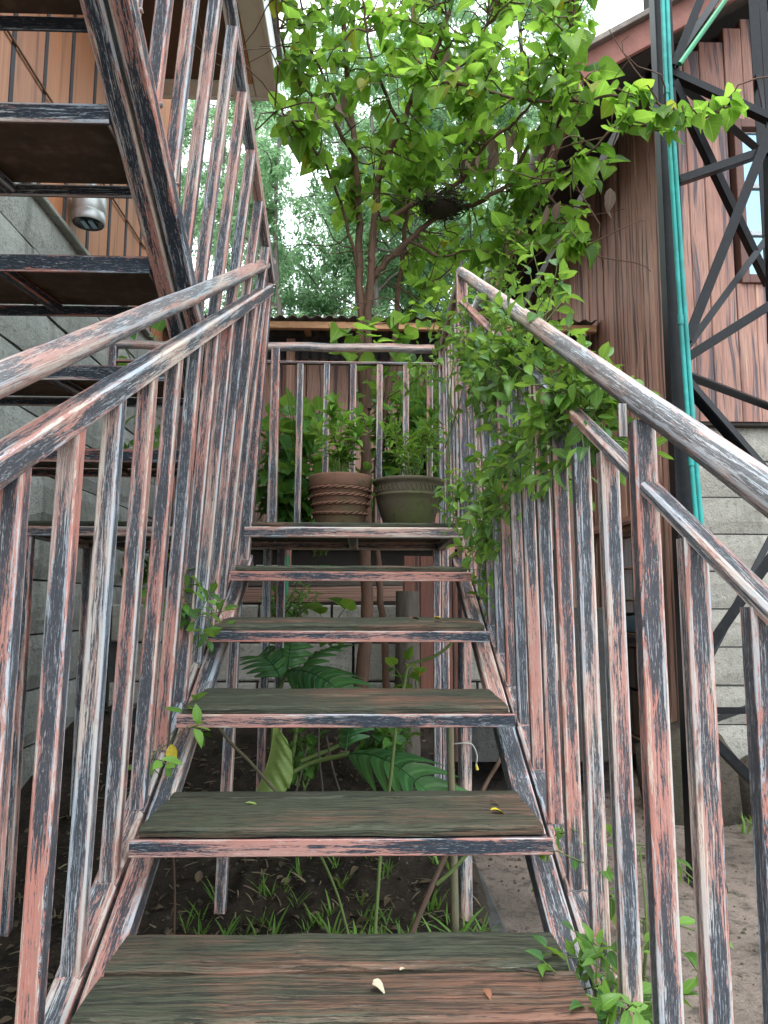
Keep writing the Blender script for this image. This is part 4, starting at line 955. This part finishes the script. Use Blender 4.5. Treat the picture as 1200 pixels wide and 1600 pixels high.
climber('creeper_sprig', 'small green creeper sprig growing through the left balusters beside the third step', 'vine', [([(-0.440,1.832,1.140), (-0.420,1.854,1.072), (-0.410,1.887,1.011), (-0.410,1.896,0.949)], .002), ([(-0.410,1.850,1.027), (-0.400,2.074,1.016), (-0.380,2.174,1.009)], .0015)],
  [((-0.430,1.859,1.111), (.02, .04, .03), 4, (.2, -.5, .2)), ((-0.410,1.885,1.027), (.025, .05, .03), 6, (.2, -.5, .1)), ((-0.410,1.953,0.962), (.02, .04, .025), 4, (.2, -.5, -.2)), ((-0.385,2.132,1.010), (.02, .02, .008), 2, (.6, -.3, 0))], 'oval', M['vine'], .040, M['greenstem'], (-.42, 1.9, .6))
climber('creeper_sprig', 'little creeper with one yellow leaf low on the left stringer beside the second tread', 'vine', [([(-0.440,1.612,0.703), (-0.420,1.607,0.748), (-0.410,1.706,0.756), (-0.400,1.810,0.774)], .002)],
  [((-0.430,1.618,0.733), (.015, .03, .03), 4, (.2, -.5, .1)), ((-0.410,1.690,0.752), (.02, .02, .02), 2, (.2, -.5, .1)), ((-0.400,1.844,0.764), (.015, .02, .01), 1, (.6, -.3, .2))], 'oval', M['vine'], .038, M['greenstem'], (-.42, 1.7, .5))
b = MB(); tv, tf, tu = TPL['oval'][1]; o = link('yellow_leaf', np_mesh('yellow_leaf', tv, tf, tu, M['yleaf']), None, (-0.405,1.703,0.753), leaf_rot((.1, -.2, -1), (.2, -1, .1)), .045); tag(o, 'single yellow leaf caught on the creeper by the left stringer', 'leaf')
climber('creeper_clump', 'glossy green creeper clump climbing from the foot of the right stringer at the bottom', 'vine', [([(0.400,1.298,0.332), (0.400,1.304,0.424), (0.410,1.361,0.509), (0.420,1.369,0.567), (0.420,1.402,0.599)], .004), ([(0.440,1.274,0.401), (0.450,1.258,0.549), (0.460,1.303,0.650)], .003), ([(0.400,1.724,0.575), (0.420,1.637,0.614)], .003)],
  [((0.355,1.174,0.478), (.035, .03, .02), 12, (-.2, -.4, .4)), ((0.360,1.105,0.499), (.025, .03, .02), 8, (.1, -.4, .4)), ((0.370,1.249,0.506), (.015, .02, .02), 6, (-.2, -.5, .2)), ((0.420,1.357,0.520), (.012, .02, .02), 3, (.1, -.5, .2)), ((0.410,1.387,0.604), (.02, .015, .008), 2, (-.7, -.2, .1)), ((0.450,1.271,0.563), (.015, .03, .04), 5, (.2, -.4, .2)), ((0.460,1.303,0.650), (.015, .02, .02), 3, (.2, -.3, .5)), ((0.450,1.253,0.476), (.01, .02, .03), 3, (.3, -.3, .2)), ((0.360,1.512,0.608), (.006, .01, .01), 2, (-.1, -.5, -.4)), ((0.370,1.622,0.616), (.005, .01, .01), 1, (-.5, -.5, .2))],
  'oval', M['vine'], .033, M['greenstem'], (.42, 1.2, .2))

# ================================================================== plants under and behind the landing
def monstera(root, base, tip, width, droop, seed, roll=0, mat=None):
    """one cut leaf: midrib from base to tip, separate lobes each side; returns its mesh builder"""
    rr = random.Random(seed); b = MB(); base, tip = Vector(base), Vector(tip); ax = tip-base; ln = ax.length; ax.normalize()
    side = ax.cross(Vector((0, 0, 1))).normalized(); side = Quaternion(ax, roll) @ side; nrm = side.cross(ax)
    mid = lambda t: base+ax*ln*t+nrm*(math.sin(math.pi*t)*.12*ln)-Vector((0, 0, 1))*droop*ln*t*t
    nl = 6
    for sg in (-1, 1):
        for i in range(nl):
            t0 = .02+.90*i/nl; t1 = t0+.90/nl*.93; wd = width*math.sin(math.pi*min(1, (.16+.72*(t0+.06))))**.7*rr.uniform(.9, 1.06)
            m = 6; vs = []; us = []
            for k in range(m):
                q = k/(m-1); sweep = .30*q**1.6*ln
                pa, pb = mid(t0), mid(t1); taper = 1-.80*q**3.2
                c = (pa+pb)/2+side*sg*wd*q+ax*sweep-nrm*(wd*.42*q*q)+nrm*.012*math.sin(q*3); hw = (pb-pa)*.5*(taper*(1+.10*math.sin(math.pi*q)))
                vs += [c-hw, c-nrm*.008*(q*(1-q)*4), c+hw]; us += [(.5+.07*q, .78 if q else .78), (q, 1.0), (.5, 1.22)]
            fs = []; fu = []
            for k in range(m-1):
                for j in (0, 1):
                    f = (k*3+j, k*3+j+1, k*3+j+4, k*3+j+3)
                    if sg > 0: f = tuple(reversed(f))
                    fs.append(f); fu.append([us[x] for x in f])
            b.add(vs, fs, fu, True)
    b.tube([mid(t/8) for t in range(9)], [.0045-.0004*t for t in range(9)], 5, False)
    return b
mo = thing('monstera_plant', 'monstera with large dark split leaves growing in the bed below the landing', 'plant', (.1, 3.1, .3))
for sd, (bs, tp, w, dr, rl) in enumerate([((-0.294,3.100,0.791), (-0.009,2.900,0.722), .125, .15, .5), ((-0.291,3.120,0.794), (-0.297,3.300,0.943), .11, -.1, .2), ((-0.246,3.200,0.778), (-0.081,3.350,0.900), .10, .2, -.2), ((-0.042,2.850,0.517), (0.262,2.550,0.464), .115, .12, .45), ((-0.054,2.900,0.521), (-0.004,3.100,0.617), .09, -.1, -.3), ((-0.276,3.500,1.181), (-0.127,3.400,1.220), .08, .2, .3), ((-0.304,3.000,0.770), (-0.418,3.100,0.886), .10, .2, -.4)]):
    loc_build(monstera(mo, bs, tp, w, dr, sd, rl), 'leaf', M['monst'], mo)
for pts in ([(-0.042,2.850,0.517), (-0.194,2.900,0.470), (-0.327,2.850,0.402)], [(-0.294,3.100,0.791), (-0.337,3.100,0.662), (-0.340,3.050,0.476)], [(-0.246,3.200,0.778), (-0.252,3.150,0.606), (-0.266,3.050,0.428)], [(-0.009,3.100,0.617), (-0.069,3.000,0.532), (-0.222,2.950,0.471)]):
    b = MB(); b.tube(spline(pts, 6), .0085, 8); loc_build(b, 'leaf_stalk', M['greenstem'], mo)
# pale folded leaf
pl = thing('pale_leaf_plant', 'tall pale yellow green folded leaf standing beside the monstera under the fourth step', 'plant', (-0.337,2.750,0.404))
b = MB(); p0 = Vector((-0.350,2.720,0.400)); p1 = Vector((-0.299,2.800,0.651)); vs = []; us = []; na, nb_ = 34, 12
for i in range(na):
    t = i/(na-1); c = p0.lerp(p1, t)+Vector((.018*math.sin(t*3), 0, 0)); w = .085*math.sin(math.pi*(.12+.80*t))**.6
    for j in range(nb_):
        s = j/(nb_-1); x = s*w-.012; z = -.10*s*s; y = -.06*math.sin(s*2.4)+.006*math.sin(j*3.14)*1+.007*math.sin(t*28+s*5)*s
        vs.append(c+Vector((x, y+.007*math.sin(t*44+s*5)*(.3+s), z*.6+.004*math.sin(t*44)*s+.012*s*math.sin(t*9)))); us.append((t, 1+s*.9))
fs = [(i*nb_+j, i*nb_+j+1, (i+1)*nb_+j+1, (i+1)*nb_+j) for i in range(na-1) for j in range(nb_-1)]
b.add(vs, fs, [[us[k] for k in f] for f in fs], True); loc_build(b, 'leaf', M['palm'], pl)
b = MB(); b.tube([p0-Vector((0, 0, .12)), p0, p0.lerp(p1, .5)+Vector((.014, .004, 0)), p1], [.008, .007, .004, .002], 7); loc_build(b, 'leaf_stalk', M['palm'], pl)

def shrub(label, base, tips, kind, mat, size, nl, stem_mat='greenstem', name='leafy_shrub', cat='shrub', droop=.3):
    base = Vector(base); t = thing(name, label, cat, base, None); b = MB(); its = []
    for tp in tips:
        pts = curve_pts(base+rv(.03), tp, 0, .08, 7, .06); b.tube(pts, [.006-.0045*i/6 for i in range(7)], 5)
        its += leafy_along(pts, nl, size, .85, droop, .2, .8); its.append((pts[-1], pts[-1]-pts[-2], Vector((0, 0, 1))+rv(.4), size))
    loc_build(b, 'stem', M[stem_mat], t); scatter(t, kind, mat, [(p-base, d, n, s) for p, d, n, s in its], 300); return t
def cloud(c, rad, n):
    out = []
    for _ in range(n):
        d = rv(1)
        while d.length > 1: d = rv(1)
        out.append(Vector(c)+Vector((d.x*rad[0], d.y*rad[1], d.z*rad[2])))
    return out
shrub('broad leaved dark shrub behind the landing at the left of the rope pot', (-0.407,3.900,1.358), cloud((-0.369,3.600,1.777), (.24, .25, .27), 36), 'heart', M['shrub'], .09, 8)
shrub('low dark shrub under the back rail between the balusters and the trunk', (-0.207,3.800,1.319), cloud((-0.139,3.600,1.609), (.32, .25, .20), 34), 'oval', M['shrub'], .085, 8)
shrub('leafy bush climbing the shed wall behind the mulberry trunks', (0.179,3.900,1.525), cloud((0.217,3.700,2.077), (.26, .2, .30), 38), 'heart', M['shrub'], .08, 8)
shrub('green bush behind the bowl pot beside the vine', (0.352,4.000,1.538), cloud((0.343,3.700,1.884), (.18, .25, .24), 26), 'oval', M['shrub'], .075, 8)
shrub('small leaved bush on the retaining wall below the landing', (-0.404,3.950,0.921), cloud((-0.354,3.900,1.099), (.16, .15, .10), 20), 'oval', M['shrub'], .035, 12)
shrub('thin leafy shoot with broad leaves between trunk and lower step', (-0.124,3.400,0.871), [Vector((-0.176,3.300,1.010)), Vector((-0.067,3.300,1.038)), Vector((-0.121,3.300,0.943)), Vector((0.002,3.300,0.970))], 'heart', M['mul'], .08, 3)
shrub('yellow green sapling in front of the dark board screen', (0.218,3.500,0.556), [Vector((0.213,3.400,0.816)), Vector((0.142,3.400,0.788)), Vector((0.254,3.400,0.761))], 'heart', M['mul'], .06, 5)
shrub('vine tendrils hanging by the stone base beyond the upper stairs', (-0.956,3.400,1.922), [Vector((-1.040,3.300,2.243)), Vector((-0.914,3.300,2.260)), Vector((-1.046,3.300,2.068)), Vector((-1.184,3.200,1.648)), Vector((-0.908,3.300,1.754)), Vector((-1.018,3.300,1.725))], 'heart', M['shrub'], .075, 4)
shrub('small shrub at the foot of the stone wall seen through left balusters', (-0.899,3.300,1.171), cloud((-0.889,3.200,1.273), (.10, .15, .16), 8), 'heart', M['shrub'], .06, 5)

shrub('low mixed leafy weeds behind the pale folded leaf under the steps', (-0.232,3.100,0.357), cloud((-0.221,3.100,0.490), (.14, .15, .07), 12), 'oval', M['shrub'], .055, 7)
shrub('dark leafy weeds at the foot of the mulberry trunks', (0.099,3.300,0.401), cloud((0.098,3.300,0.505), (.16, .15, .08), 12), 'heart', M['shrub'], .05, 7)
shrub('small bright herb beside the mossy cane in the soil bed', (0.196,2.500,0.344), cloud((0.186,2.500,0.373), (.07, .08, .04), 7), 'lance', M['citrus'], .05, 6, cat='herb', name='leafy_herb')
# grass and weeds in the bed
def grass_items(n, fx, fy, h0, h1):
    its = []
    for _ in range(n):
        x, y = fx(), fy(); z = soil_f(x, y) if x < .5 else path_f(x, y); k = rng.randint(5, 9)
        for _ in range(k):
            a = rng.uniform(0, 6.28); lean = rng.uniform(.2, .9); its.append((Vector((x+rng.uniform(-.012, .012), y+rng.uniform(-.012, .012), z-.004)), Vector((math.cos(a)*lean, math.sin(a)*lean, 1)), Vector((math.cos(a), math.sin(a), -.4))*-1, rng.uniform(h0, h1)))
    return its
def blade_tpl():
    V = []; U = []
    for i, (x, w) in enumerate([(0, .03), (.3, .045), (.6, .038), (.85, .02), (1, .003)]):
        for s in (-1, 1): V.append((x, s*w, -.28*x*x)); U.append((x, 1+s*.5))
    F = np.array([(i*2+1, i*2, i*2+2, i*2+3) for i in range(4)]); return np.array(V), F, np.array(U)[F.ravel()]
TPL['blade'] = [blade_tpl()]
gi = grass_items(150, lambda: rng.uniform(-.44, .36), lambda: 2.0+abs(rng.gauss(0, .17)), .05, .14)+grass_items(70, lambda: rng.uniform(-.6, .4), lambda: rng.uniform(2.2, 3.0), .03, .09)+grass_items(24, lambda: rng.gauss(-.05, .1), lambda: rng.gauss(2.25, .1), .06, .13)
def stuff(name, kind, mat, its):
    t = bpy.data.objects
    n0 = set(t); scatter(None, kind, mat, its, 0, rest=name); return [o for o in t if o not in n0][0]
stuff('grass', 'blade', M['grass'], gi)
lit = []
for _ in range(900):
    x, y = rng.uniform(-1.2, .42), rng.uniform(1.8, 3.6); a = rng.uniform(0, 6.28); lit.append((Vector((x, y, soil_f(x, y)+.008)), Vector((math.cos(a), math.sin(a), rng.uniform(-.1, .45))), Vector((0, 0, 1))+rv(.5), rng.uniform(.03, .10)))
stuff('straw_litter', 'blade', M['straw'], lit)
stuff('path_grass', 'blade', M['grass'], grass_items(30, lambda: rng.gauss(2.05, .10), lambda: rng.gauss(3.75, .12), .05, .12))
lit = []
for _ in range(1100):
    x, y = rng.uniform(-1.3, .42), rng.uniform(1.7, 4.2); lit.append((Vector((x, y, soil_f(x, y)+.006)), Vector((rng.uniform(-1, 1), rng.uniform(-1, 1), rng.uniform(-.15, .35))), Vector((0, 0, 1))+rv(.5), rng.choice((.012, .016, .02, .026, .034, .05))*rng.uniform(.8, 1.2)))
stuff('leaf_litter', 'oval', M['litter'], lit)
lit = []
for _ in range(520):
    x, y = rng.uniform(.5, 2.2), rng.uniform(1.5, 5.0); lit.append((Vector((x, y, path_f(x, y)+.004)), Vector((rng.uniform(-1, 1), rng.uniform(-1, 1), rng.uniform(-.1, .1))), Vector((0, 0, 1))+rv(.3), rng.uniform(.006, .022)))
stuff('path_litter', 'lance', M['litter'], lit)
b = MB()
for _ in range(1500):
    if rng.random() < .35: x, y = rng.uniform(-1.2, .42), rng.uniform(1.7, 3.6); z = soil_f(x, y)
    else: x, y = rng.uniform(.52, 2.4), rng.uniform(1.4, 4.4); z = path_f(x, y)
    s = rng.uniform(.004, .013)*(1 if x < .5 else rng.choice((.35, .4, .5, .8))); vs = [(x+s*rng.uniform(.7, 1.2)*q[0], y+s*rng.uniform(.7, 1.2)*q[1], z+.3*s+s*.8*q[2]) for q in ((1, 0, 0), (-1, 0, 0), (0, 1, 0), (0, -1, 0), (0, 0, 1), (0, 0, -1))]
    b.add(vs, [(0, 2, 4), (2, 1, 4), (1, 3, 4), (3, 0, 4), (2, 0, 5), (1, 2, 5), (3, 1, 5), (0, 3, 5)], None, False)
tag(b.build('pebbles', M['boulder']), kind='stuff')
weeds = [(-.33, 2.12), (-.17, 2.10), (.30, 2.45)]
for i, (x, y) in enumerate(weeds):
    lab = ['small broad leaved weed by the foot of the square leg in the soil bed', 'broad leaved weed in the middle of the soil bed beside the grass', 'strappy green and white bladed plant by the mossy cane'][i]
    t = thing('weed', lab, 'weed', (x, y, soil_f(x, y))); its = []
    for k in range(6 if i < 2 else 9):
        a = rng.uniform(0, 6.28); its.append((Vector((0, 0, .03 if i < 2 else 0)), Vector((math.cos(a), math.sin(a), .5 if i < 2 else .9)), Vector((-math.cos(a)*.3, -math.sin(a)*.3, 1)), rng.uniform(.05, .08) if i < 2 else rng.uniform(.12, .18)))
    scatter(t, 'oval' if i < 2 else 'blade', M['grass'], its) if i < 2 else [loc_link('leaf', np_mesh('leaf', *TPL['blade'][0], M['grass']), t, (x, y, soil_f(x, y)), leaf_rot(d, n), s) for p, d, n, s in its]

# canes, sticks and stems
b = MB(); b.tube([(0.296,2.500,0.040), (0.295,2.520,0.338), (0.292,2.550,0.528), (0.292,2.560,0.672)], [.013, .0125, .012, .012], 10); tag(b.build('mossy_cane', M['canebark']), 'thick mossy cane standing next to the round steel pole', 'cane')
b = MB(); b.tube(spline([(0.137,2.200,0.155), (0.190,2.250,0.243), (0.235,2.300,0.312), (0.271,2.320,0.373)], 4), [.008]*12+[.006], 8); tag(b.build('bare_branch', M['twig']), 'leaning bare brown branch by the pole under the second step', 'branch')
b = MB(); b.tube(spline([(0.217,2.270,0.267), (0.259,2.270,0.301), (0.296,2.270,0.339), (0.333,2.270,0.377)], 4), .0055, 8); tag(b.build('green_shoot', M['greenstem']), 'bright green shoot forking from the bare branch', 'shoot')
b = MB(); b.tube(spline([(0.040,2.150,0.168), (0.049,2.200,0.262), (0.061,2.250,0.381), (0.087,2.300,0.544), (0.114,2.400,0.730), (0.137,2.450,0.802), (0.156,2.500,0.857), (0.239,2.500,0.888), (0.291,2.500,0.929), (0.306,2.500,0.970)], 5), .0052, 8); tag(b.build('vine_stem', M['greenstem']), 'long green vine stem rising between the steps and bending right', 'stem')
b = MB(); b.tube(spline([(-0.028,2.150,0.181), (-0.059,2.200,0.263), (-0.102,2.250,0.339), (-0.136,2.300,0.371)], 4), .0038, 7); tag(b.build('vine_stem', M['greenstem']), 'short slanting green stem in the grass under the second step', 'stem')
b = MB(); b.tube(spline([(-0.498,2.200,0.155), (-0.500,2.200,0.267), (-0.508,2.200,0.383)], 4), .003, 6); tag(b.build('red_shoot', M['twig']), 'thin upright reddish stem at the left of the soil bed', 'stem')
b = MB(); b.tube(spline([(-0.435,2.300,0.726), (-0.386,2.350,0.645), (-0.335,2.400,0.580), (-0.257,2.450,0.478)], 4), .005, 7); tag(b.build('bare_branch', M['canebark']), 'dark curved twig crossing in front of the pale folded leaf', 'branch')
b = MB(); b.tube(spline([(0.444,2.900,0.365), (0.483,2.950,0.411), (0.520,2.950,0.469), (0.545,3.000,0.518)], 4), .008, 7); tag(b.build('bare_branch', M['twig']), 'short brown stick leaning on the path right of the pole', 'branch')
b = MB(); b.tube(spline([(0.300,2.600,0.594), (0.341,2.585,0.600), (0.370,2.600,0.592), (0.385,2.600,0.559), (0.382,2.600,0.528)], 4), .0025, 6); tw_ = b.build('tie_wire', M['wire']); tag(tw_, 'grey tie wire with a frayed yellow end wrapped round the pole', 'wire')
b = MB(); b.tube([(0.382,2.600,0.528), (0.386,2.600,0.512)], [.004, .006], 6); b.build('yellow_end', M['yellow'], tw_)
for i, (pts) in enumerate([[(-0.155,3.000,0.651), (-0.156,2.950,0.517), (-0.135,2.900,0.368)], [(-0.130,3.000,0.555), (-0.101,2.900,0.458), (-0.071,2.850,0.379)], [(-0.202,3.000,0.520), (-0.221,2.950,0.425), (-0.235,2.900,0.368)]]):
    b = MB(); b.tube(spline(pts, 4), .004, 6); tag(b.build('dry_stalk', M['log']), ['middle dry grey stalk drooping beside the monstera', 'dry grey stalk drooping nearest the split monstera leaf', 'dry grey stalk nearest the pale folded leaf'][i], 'stalk', 'dry stalks in the bed')

# things lying on the treads
def drop(name, kind, mat, p, sz, lab, cat, tpl=0, d=(1, .3, 0)):
    tv, tf, tu = TPL[kind][tpl]; o = link(name, np_mesh(name, tv, tf, tu, mat), None, p, leaf_rot(d, (0, 0, 1)), sz); return tag(o, lab, cat)
tz = lambda n: .3476+n*r_+{1: .019, 4: .0048}.get(n, 0)
drop('pale_petal', 'heart', M['petal'], (.018, 1.115, tz(1)+.006), .021, 'pale cream petal lying on the lowest step in view', 'petal', 2, (.9, -.5, 0))
drop('pale_petal', 'oval', M['petal'], (.058, 1.155, tz(1)+.006), .012, 'tiny white petal scrap beside the cream petal', 'petal', 1, (.5, .6, 0))
drop('fallen_leaf', 'oval', M['yleaf'], (.235, 1.43, tz(2)+.009), .030, 'small yellow leaf on the right of the second step', 'leaf', 0, (1, .1, 0))
drop('fallen_leaf', 'oval', M['deadleaf'], (.245, 1.50, tz(2)+.008), .024, 'dry buff leaf behind the yellow leaf on the second step', 'leaf', 2, (1, -.6, 0))
drop('fallen_leaf', 'heart', M['redleaf'], (.135, 2.08, tz(4)+.008), .024, 'curled brown leaf on the fourth step', 'leaf', 3, (1, .5, 0))
drop('fallen_leaf', 'heart', M['yleaf'], (.195, 2.06, tz(4)+.008), .024, 'little yellow leaf on the fourth step near the right stringer', 'leaf', 1, (1, 0, 0))
drop('fallen_leaf', 'lance', M['palm'], (-.215, 1.50, tz(2)+.006), .035, 'thin pale curved leaf at the left of the second step', 'leaf', 0, (1, .2, 0))
drop('fallen_leaf', 'oval', M['redleaf'], (.17, 1.10, tz(1)+.006), .018, 'small brown leaf on the right of the lowest step', 'leaf', 0, (.3, -1, 0))
b = MB(); b.tube(spline([(.225, 1.16, tz(1)+.004), (.250, 1.148, tz(1)+.005), (.275, 1.142, tz(1)+.004)], 4), .0018, 6); tag(b.build('fallen_twig', M['nest']), 'short dark twig lying on the lowest step at the right', 'twig')

# ================================================================== lattice mast and its pipes
ms = thing('lattice_mast', 'black steel lattice mast with crossing braces in front of the cabin', 'mast', (1.5, 3.05, 0))
def angle(p0, p1, w, name='brace', face=(0, -1, 0), t=.006):
    """L section: two plates"""
    b = MB(); p0, p1 = Vector(p0), Vector(p1); d = (p1-p0).normalized(); f = Vector(face); f = (f-d*f.dot(d)).normalized(); s = d.cross(f)
    b.bar(p0, p1, w, t, f, .001); q = s*(w/2-t/2)-f*(w/2+t*.5)*1.0
    b.bar(p0+q, p1+q, t, w, f, .001); return loc_build(b, name, M['black'], ms)
LL, RR, FF = (1.276, 3.0), (1.735, 3.0), (1.98, 3.5)
def at2(c, z, dy=0): return (c[0], c[1]+dy, z)
angle((LL[0]+.02, LL[1], .0), (LL[0]+.02, LL[1], 6.0), .072, 'leg'); b = MB(); b.box((LL[0]-.024, LL[1]-.010, 0), (LL[0]-.018, LL[1]+.05, 6.0), 2, .001); loc_build(b, 'leg', M['black'], ms)
angle((RR[0], RR[1], .0), (RR[0], RR[1], 6.0), .034, 'leg'); angle((FF[0], FF[1], .0), (FF[0], FF[1], 6.0), .062, 'leg')
zA, zB, zC = 3.32, 2.06, .77
def br(p, q, w=.034, fc=(0, -1, 0)): angle(p, q, w*1.0, 'brace', fc)
lx1 = LL[0]+.05
br((lx1, 2.99, zA), (RR[0], 2.985, 3.12)); br((lx1, 2.985, 2.83), (RR[0], 2.99, 2.985)); br((lx1, 2.985, zB+.07), (RR[0], 2.975, 3.09), .040)
br((lx1, 3.0, zB+.04), (FF[0], FF[1]-.01, 2.85), .030, (.3, -1, .5)); br((lx1, 2.99, zB), (RR[0], 2.98, 2.32), .036); br((lx1, 3.0, zB-.06), (FF[0], FF[1], zB-.07), .026, (0, -1, .8)); br((lx1, 2.985, zB-.10), (RR[0], 2.985, 1.46), .038, (0, -.8, .7))
br((lx1, 2.99, zC+.08), (RR[0], 2.975, 1.40), .040); br((lx1, 3.0, zC+.02), (FF[0], FF[1], 1.5), .03); br((lx1, 2.99, zC-.12), (RR[0], 2.985, zC-.12), .026); br((lx1, 3.0, zC-.17), (FF[0], FF[1], zC-.10), .026)
br((lx1, 2.99, zC-.2), (RR[0], 2.98, .15), .036)
br((lx1, 2.985, zA+.03), (RR[0], 2.985, 4.35), .036); br((lx1, 3.0, zA+.06), (FF[0], FF[1], 4.4), .03); br((lx1, 3.0, zA+.0), (FF[0], FF[1], zA-.02), .028, (0, -1, .6)); br((lx1, 2.99, zA-.04), (FF[0], FF[1], 2.6), .034)
br((RR[0], 3.0, 3.05), (FF[0], FF[1], 3.7), .034); br((RR[0], 3.0, 3.0), (FF[0], FF[1], 2.3), .034); br((RR[0], 2.995, 1.43), (FF[0], FF[1], 2.0), .03); br((RR[0], 2.995, 1.4), (FF[0], FF[1], .8), .03)
b = MB(); b.box((LL[0]-.03, 2.95, -.02), (LL[0]+.09, 3.06, .02), 0, .01); loc_build(b, 'footing', M['conc'], ms); b = MB(); b.box((RR[0]-.09, 2.9, -.02), (RR[0]+.09, 3.1, .03), 0, .01); loc_build(b, 'footing', M['conc'], ms)
pa = [Vector(p) for p in ((1.264,2.930,3.785), (1.261,2.930,3.194), (1.268,2.930,2.739), (1.278,2.930,2.193), (1.294,2.930,1.617), (1.310,2.930,1.215), (1.316,2.930,1.018))]; pa += [Vector((pa[-1].x-.02, 2.95, .6)), Vector((pa[-1].x-.04, 2.96, .02))]
b = MB(); b.tube(spline(pa, 4), .0095, 10); t1 = b.build('water_pipe', M['teal']); tag(t1, 'left of two turquoise plastic pipes running up the black mast leg', 'pipe', 'turquoise pipes on the mast')
b = MB(); b.tube([Vector(p)+Vector((.0186, -.003, 0)) for p in spline(pa, 4)], .0088, 10); t2 = b.build('water_pipe', M['teal']); tag(t2, 'right of two turquoise plastic pipes running up the black mast leg', 'pipe', 'turquoise pipes on the mast')
for p in (pa[1], pa[3], pa[4]):
    b = MB(); p = Vector(p); b.tube([p-Vector((0, 0, .02)), p+Vector((0, 0, .02))], .0122, 12); b.build('coupling', M['teal'], t1)
b = MB(); b.tube(spline([(1.332,2.950,3.327), (1.399,2.950,3.423), (1.480,2.950,3.538), (1.564,2.950,3.660), (1.686,2.950,3.846)], 4), .011, 10); tag(b.build('green_hose', M['green']), 'bright green hose tied along an upper brace of the mast', 'hose')

# ================================================================== far trees
def fartree(i, x, y, h, lab, dens=1.0):
    t = thing('feathery_tree', lab, 'tree', (x, y, 1.0), 'feathery trees beyond the shed'); r = random.Random(200+i); b = MB(); its = []
    lean = r.uniform(-.06, .06); pts = [Vector((lean*h*k/7+r.uniform(-.07, .07), r.uniform(-.07, .07), h*k/7)) for k in range(8)]
    s = spline(pts, 3); n = len(s); r0 = r.uniform(.045, .08); b.tube(s, [r0*(1-.8*k/n) for k in range(n)], 8); b.build('trunk', M['farbark'], t); lb = MB(); tips = []
    for k in range(int(30*dens)):
        f = r.uniform(.18, 1); p = s[min(n-1, int(f*(n-1)))]; a = r.uniform(0, 6.28); l = r.uniform(.5, 1.5)*(1.15-f*.6)
        q = p+Vector((math.cos(a)*l, math.sin(a)*l, r.uniform(.1, .9)*l)); c = curve_pts(p, q, 0, .09, 6, .05); lb.tube(c, [.020-.0032*m for m in range(6)], 5)
        for m in range(9):
            pp = c[r.randint(2, 5)]; e = pp+Vector((r.uniform(-.4, .4), r.uniform(-.4, .4), r.uniform(-.55, .30))); c2 = curve_pts(pp, e, .05, .08, 5); lb.tube(c2, .0035, 3, False); tips.append(c2)
    lb.build('branch', M['farbark'], t)['kind'] = 'stuff'
    for c2 in tips:
        for m in range(80):
            f = r.uniform(.1, 1)*4; k = min(3, int(f)); p = c2[k].lerp(c2[k+1], f-k)
            its.append((p+Vector((r.gauss(0, .045), r.gauss(0, .045), r.gauss(-.03, .05))), Vector((r.uniform(-1, 1), r.uniform(-1, 1), r.uniform(-1.2, .4))), Vector((r.uniform(-1, 1), r.uniform(-1, 1), 1)), r.uniform(.045, .09)))
    scatter(t, 'tiny', M['far'], its, 0, rest='crown')
far = [(-2.6, 10.5, 8, 'feathery tree seen between the upper railing and the white eave'), (-1.35, 11.5, 9, 'slender feathery tree just right of the upper railing'), (-.55, 10, 8.5, 'feathery tree left of the mulberry trunk'), (.1, 12.5, 9.5, 'tall feathery tree straight behind the mulberry trunk'), (.75, 10.5, 8.0, 'feathery tree right of the mulberry stems'),
       (1.45, 11.5, 9, 'feathery tree behind the top of the right handrail'), (2.4, 12.5, 10, 'feathery tree behind the cabin eave'), (3.6, 13, 11, 'tall feathery tree above the cabin bargeboard'), (-1.9, 14, 11, 'distant feathery tree behind the upper railing'), (.9, 15, 12, 'tallest distant feathery tree above the mulberry crown'), (-.3, 15.5, 11.5, 'distant feathery tree behind the shed roof'), (5.2, 15, 12, 'feathery tree far right beyond the cabin roof'),
       (-1.0, 9.2, 6.5, 'low bushy feathery tree just above the shed roof at the left'), (.35, 9.4, 6.5, 'low bushy feathery tree above the middle of the shed roof'), (1.2, 9.3, 7, 'low feathery tree above the right end of the shed roof'), (-2.0, 12.5, 10, 'tall feathery tree behind the upper rail balusters'), (1.9, 10.2, 11, 'tall feathery tree between mulberry crown and cabin bargeboard'), (.45, 10.9, 11, 'tall feathery tree rising over the mulberry crown')]
for i, (x, y, h, lab) in enumerate(far): fartree(i, x, y, h, lab)
